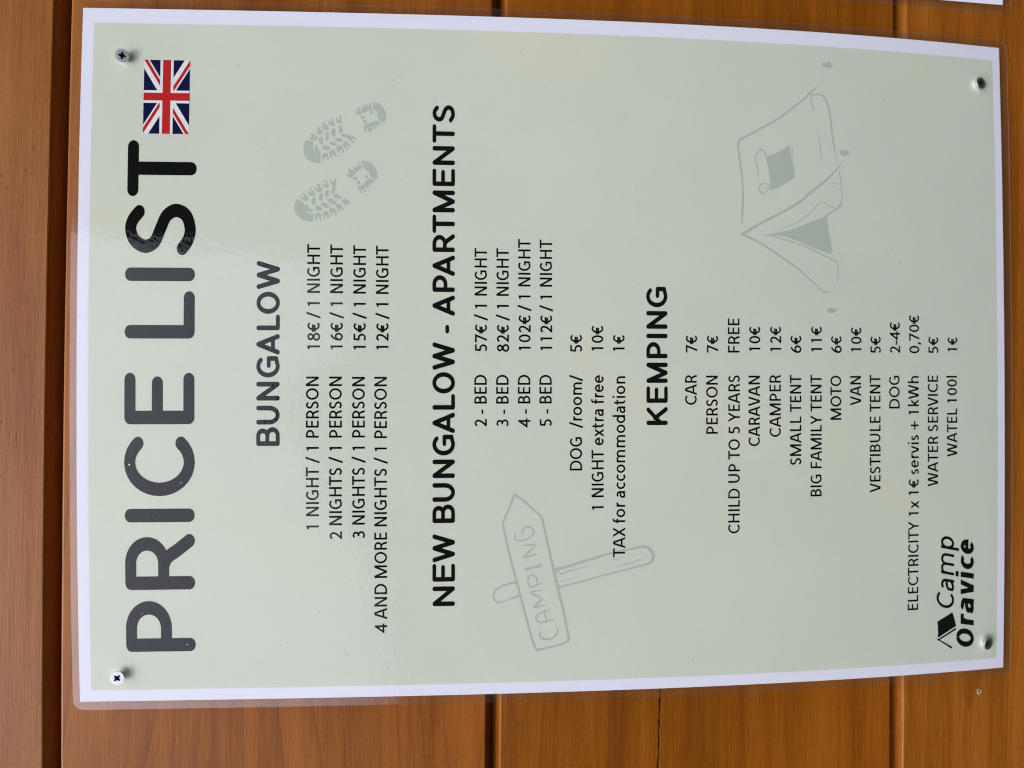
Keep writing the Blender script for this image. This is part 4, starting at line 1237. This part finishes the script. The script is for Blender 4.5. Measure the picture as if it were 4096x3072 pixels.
for k, txt, x0, z0, x1, z1, cap in LINES:
    zm = (z0 + z1) / 2
    ink('item_text' if k == 'i' else 'price_text', text_pieces(txt, x0, zm, x1, zm, 5.4), 0.07, M_INK, None,
        'thin black text reading ' + ' '.join(txt.split()))


# flag in the upper right corner of the sheet
FX0, FX1, FZ0, FZ1 = 93.75, 125.94, 164.3, 183.6
FW, FH = FX1 - FX0, FZ1 - FZ0
FCX, FCZ = (FX0 + FX1) / 2, (FZ0 + FZ1) / 2


def frect(x0, x1, z0, z1):
    return [(x0, z0), (x1, z0), (x1, z1), (x0, z1)]


def fclip(p, x0=FX0, x1=FX1, z0=FZ0, z1=FZ1):
    for ax, l, keep in ((0, x0, False), (0, x1, True), (1, z0, False), (1, z1, True)):
        if p:
            p = clip_half(p, ax, l, keep)
    return p


def fband(sx, sz, o0, o1):
    """arm of the saltire from the centre to the corner (sx,sz), between two sideways offsets"""
    dx, dz = sx * FW / 2, sz * FH / 2
    l = math.hypot(dx, dz)
    ux, uz = dx / l, dz / l
    px, pz = -uz, ux
    e = 1.3
    return fclip([(FCX + px * o0, FCZ + pz * o0), (FCX + ux * l * e + px * o0, FCZ + uz * l * e + pz * o0),
                  (FCX + ux * l * e + px * o1, FCZ + uz * l * e + pz * o1), (FCX + px * o1, FCZ + pz * o1)])


U = FH / 30.0
flag = ink('flag_print', [frect(FX0, FX1, FZ0, FZ1)], 0.06, M_NAVY, None, 'small red, white and navy British flag')
ink('white_saltire', [fband(sx, sz, -3 * U, 3 * U) for sx in (-1, 1) for sz in (-1, 1)], 0.085, M_FLAGW, flag)
reds = [fband(1, 1, -2 * U, 0.0), fband(-1, -1, -2 * U, 0.0), fband(-1, 1, -2 * U, 0.0), fband(1, -1, -2 * U, 0.0)]
ink('red_saltire', reds, 0.11, M_RED, flag)
ink('white_cross', [frect(FX0, FX1, FCZ - 4.3 * U, FCZ + 4.3 * U), frect(FCX - 4.3 * U, FCX + 4.3 * U, FZ0, FZ1)], 0.135, M_FLAGW, flag)
ink('red_cross', [frect(FX0, FX1, FCZ - 2.6 * U, FCZ + 2.6 * U), frect(FCX - 2.6 * U, FCX + 2.6 * U, FZ0, FZ1)], 0.16, M_RED, flag)


def tri_poly(p):
    """outline (any shape) -> triangles, as pieces for union()"""
    q = p if area2(p) > 0 else p[::-1]
    n = len(q)
    r = delaunay_2d_cdt([Vector(v) for v in q], [], [list(range(n))], 1, 1e-4)
    return [[(r[0][i].x, r[0][i].y) for i in f] for f, o in zip(r[2], r[5]) if o]


def smooth_poly(p):
    return spline(p, 3, True)


def pen(p, n=4):
    q = spline(p, n)
    return stroke([(a, b) for a, b, w in q], [max(0.07, w / 2 * 1.12) for a, b, w in q], True, 'round')


for nm, B in (('boot_print', BOOT1), ('boot_print', BOOT2)):
    pcs = []
    for p in B:
        pcs += tri_poly(smooth_poly(p))
    o = ink(nm, pcs, 0.06, M_FAINT)
    o['label'] = 'faint grey-green boot print'
pcs = []
for p in TENT_F:
    pcs += tri_poly(smooth_poly(p) if len(p) < 10 else p)
for p in TENT_S:
    pcs += pen(p)
ink('tent_drawing', pcs, 0.06, M_FAINT, None, 'faint grey-green line drawing of a tent')
pcs = []
for p in POST_F:
    pcs += tri_poly(p)
for p in POST_S:
    pcs += pen(p)
ink('signpost_drawing', pcs, 0.06, M_FAINT, None, 'faint grey-green drawing of an arrow signpost lettered CAMPING')

# camp logo in the lower left corner
pcs = []
for p in LT_F:
    pcs += tri_poly(p)
for p in LT_S:
    pcs += pen(p)
ink('logo_tent', pcs, 0.07, M_INK, None, 'small black tent emblem')
for word in ('Camp', 'Oravice'):
    pcs = []
    for wd, ch, x0, x1, zb, cap in LOGO:
        if wd != word:
            continue
        bold = word == 'Oravice'
        slant = 0.20 if not bold else 0.17
        xh = cap * 0.745 if not bold else cap * 0.75
        h = cap if ch in 'CO' else xh
        if ch == 'p':
            lean0, lean1 = -cap * .28 * slant, xh * slant
            x0 = x0 + cap * 0.0
            wi = (x1 - x0) - (xh + cap * .28) * slant * 0.62
            x0 = x0 + cap * .28 * slant
        elif ch in 'COce':
            wi = (x1 - x0) - h * slant * 0.45
            x0 = x0 - h * slant * 0.22
        elif ch == 'i':
            wi = (x1 - x0) - xh * 1.38 * slant
        elif ch == 'v':
            wi = (x1 - x0) - h * slant * 0.35
            x0 = x0 - h * slant * 0.55
        elif ch == 'r':
            wi = (x1 - x0) - h * slant * .9
        else:
            wi = (x1 - x0) - h * slant * 0.62
        a = cap * (0.072 if not bold else 0.132)
        b = cap * (0.063 if not bold else 0.090)
        if ch == 'm':
            a *= 0.95
        if bold and ch == 'v':
            a *= 0.92
        pcs += place_pieces(glyph(ch, wi, cap, xh, a, b, False, cap, 1 if ch == 'i' else -cap * 0.28), a, b, False,
                            lambda q, x0=x0, zb=zb, s=slant: (x0 + q[0] + q[1] * s, zb + q[1]))
    ink('logo_lettering', pcs, 0.07, M_INK, None, ('thin slanted black lettering reading ' if word == 'Camp' else 'bold slanted black lettering reading ') + word)

# specks of dust caught under the film, and small bubbles in it
for x, z in DUST:
    r = 0.10 + 0.09 * random.random()
    an = random.random() * 3
    ink('dust_speck', [[(x + r * 1.6 * math.cos(an + t * 1.05) * (1 + .3 * random.random()), z + r * math.sin(an + t * 1.05)) for t in range(6)]], 0.11, M_DUST)
for x, z, r in BUBBLES:
    ink('film_bubble', [[(x + 0.8 * r * math.cos(t * math.pi / 5), z + 0.8 * r * math.sin(t * math.pi / 5)) for t in range(10)]], 0.12, M_BUBBLE)


# ------------------------------------------------------------------ neighbouring laminated sheet (its lower left corner shows)
other = empty('blank_laminated_sheet', (wx(170.0) * MM, 0, BASE_Z + wz(-208.4) * MM), (0, math.radians(1.2), 0))
tag(other, 'second laminated white sheet on the wall, only its bare lower corner showing', 'sign')


def flat_fn(x, z, off):
    u, v = x / 297.0, z / 420.0
    return (x, WALL_Y - (2.2 + 3.0 * math.sin(math.pi * min(max(u, 0), 1)) * math.sin(math.pi * min(max(v, 0), 1)) + off), z)


sheet_part('paper_sheet', 0, 297, 0, 420, 0.0, 0.06, [M_WHITE], 0, 6.0, flat_fn, other, False)
sheet_part('green_panel', 5.5, 291.5, 5, 415, 0.03, 0.0, [M_GREEN], 0, 6.0, flat_fn, other, False)
sheet_part('laminate_film', -4.0, 301.0, -4.0, 424.0, 0.20, 0.29, [M_FILM, M_FILM_BACK, M_FILM_EDGE], 4.2, 3.0, flat_fn, other, False, (0, 1, 2))


# ------------------------------------------------------------------ screws
def make_screw_meshes():
    R = 2.75
    n = 40
    disc = [(R * math.cos(2 * math.pi * t / n), R * math.sin(2 * math.pi * t / n)) for t in range(n)]
    cross = []
    for k in range(4):
        an = k * math.pi / 2
        c, s = math.cos(an), math.sin(an)
        rot = lambda x, y: (x * c - y * s, x * s + y * c)
        cross.append([rot(-0.2, -0.47), rot(1.05, -0.44), rot(1.55, -0.34), rot(1.62, 0), rot(1.55, 0.34), rot(1.05, 0.44), rot(-0.2, 0.47)])
        an += math.pi / 4
        c, s = math.cos(an), math.sin(an)
        rot2 = lambda x, y, c=c, s=s: (x * c - y * s, x * s + y * c)
        cross.append([rot2(0, -.14), rot2(1.2, -.10), rot2(1.85, 0), rot2(1.2, .10), rot2(0, .14)])
    fs, vs = [], []
    for p in [disc] + cross:
        if area2(p) < 0:
            p = p[::-1]
        fs.append(list(range(len(vs), len(vs) + len(p))))
        vs += [Vector(v) for v in p]
    r = delaunay_2d_cdt(vs, [], fs, 1, 1e-4)
    top = [tuple(f) for f, o in zip(r[2], r[5]) if list(o) == [0]]
    hol = [tuple(f) for f, o in zip(r[2], r[5]) if len(o) > 1]
    tv = [(v.x, v.y) for v in r[0]]
    verts = [(x, 0.0 + 0.02 * (x * x + y * y) / 7.5, y) for x, y in tv]
    faces = list(top)
    prof = [(R, 0.02), (R + .03, 0.12), (R, 0.42), (1.5, 1.9), (1.45, 2.2)]
    base = len(verts)
    for rad, y in prof:
        for t in range(n):
            verts.append((rad * math.cos(2 * math.pi * t / n), y, rad * math.sin(2 * math.pi * t / n)))
    for q in range(len(prof) - 1):
        for t in range(n):
            faces.append((base + q * n + t, base + q * n + (t + 1) % n, base + (q + 1) * n + (t + 1) % n, base + (q + 1) * n + t))
    # recess: walls from the outline down to a smaller floor
    from collections import Counter
    ec = Counter()
    for f in hol:
        for a, c in zip(f, f[1:] + f[:1]):
            ec[tuple(sorted((a, c)))] += 1
    rv, rf = [], []
    idx = {}
    for f in hol:
        for v in f:
            if v not in idx:
                idx[v] = len(rv) // 2
                x, y = tv[v]
                rv += [(x, 0.01, y), (x * 0.5, 1.7, y * 0.5)]
    for f in hol:
        rf.append(tuple(idx[v] * 2 + 1 for v in f))
        for a, c in zip(f, f[1:] + f[:1]):
            if ec[tuple(sorted((a, c)))] == 1:
                rf.append((idx[a] * 2, idx[c] * 2, idx[c] * 2 + 1, idx[a] * 2 + 1))
    sv, sf = [], []
    m = 16
    for rad, y in ((1.45, 2.15), (1.4, 5.0), (1.4, 22.0)):
        for t in range(m):
            sv.append((rad * math.cos(2 * math.pi * t / m), y, rad * math.sin(2 * math.pi * t / m)))
    for q in range(2):
        for t in range(m):
            sf.append((q * m + t, q * m + (t + 1) % m, (q + 1) * m + (t + 1) % m, (q + 1) * m + t))
    return (verts, faces), (rv, rf), (sv, sf)


SCREW_LABELS = ['dull grey crosshead screw beside the flag, at the upper right corner of the price list',
                'shiny bright crosshead screw beside the big letter P, at the price list corner',
                'dark crosshead screw near the tent drawing, at the lower right corner of the price list',
                'dark crosshead screw beside the slanted Oravice lettering, lower left corner of the price list']
SCREW_POSE = [(2.6, 6, -11, 12), (2.9, 2, -2, 42), (1.7, 14, 4, 10), (1.7, 15, -6, 35)]    # stand-off, tilt, sideways tilt, turn
hm, rm, sm = make_screw_meshes()
ry = Matrix.Rotation(-math.radians(TILT), 4, 'Y')
first = None
for (sx, sz), lab, (h, tx, tz, tw) in zip(SCREWS, SCREW_LABELS, SCREW_POSE):
    pos = ry @ Vector((sx, -(bulge(sx, sz) + h), sz))
    rot = (math.radians(tx), math.radians(tw), math.radians(tz))
    rotm = Matrix.Rotation(math.radians(tz), 4, 'Z') @ Matrix.Rotation(math.radians(tx), 4, 'X') @ Matrix.Rotation(math.radians(tw), 4, 'Y')
    loc = Vector((pos.x * MM, pos.y * MM, pos.z * MM + BASE_Z))
    if first is None:
        first = empty('screw', loc, rotm.to_euler())
        head = mesh_obj('head', hm[0], hm[1], M_STEEL, first)
        mesh_obj('recess', rm[0], rm[1], M_RECESS_SHADE, head)
        mesh_obj('shank', sm[0], sm[1], M_STEEL, first, True)
        tag(first, lab, 'screw', 'screws holding up the price list')
    else:
        c = first.copy()
        COL.objects.link(c)
        c.location = loc
        c.rotation_euler = rotm.to_euler()
        c['label'] = lab
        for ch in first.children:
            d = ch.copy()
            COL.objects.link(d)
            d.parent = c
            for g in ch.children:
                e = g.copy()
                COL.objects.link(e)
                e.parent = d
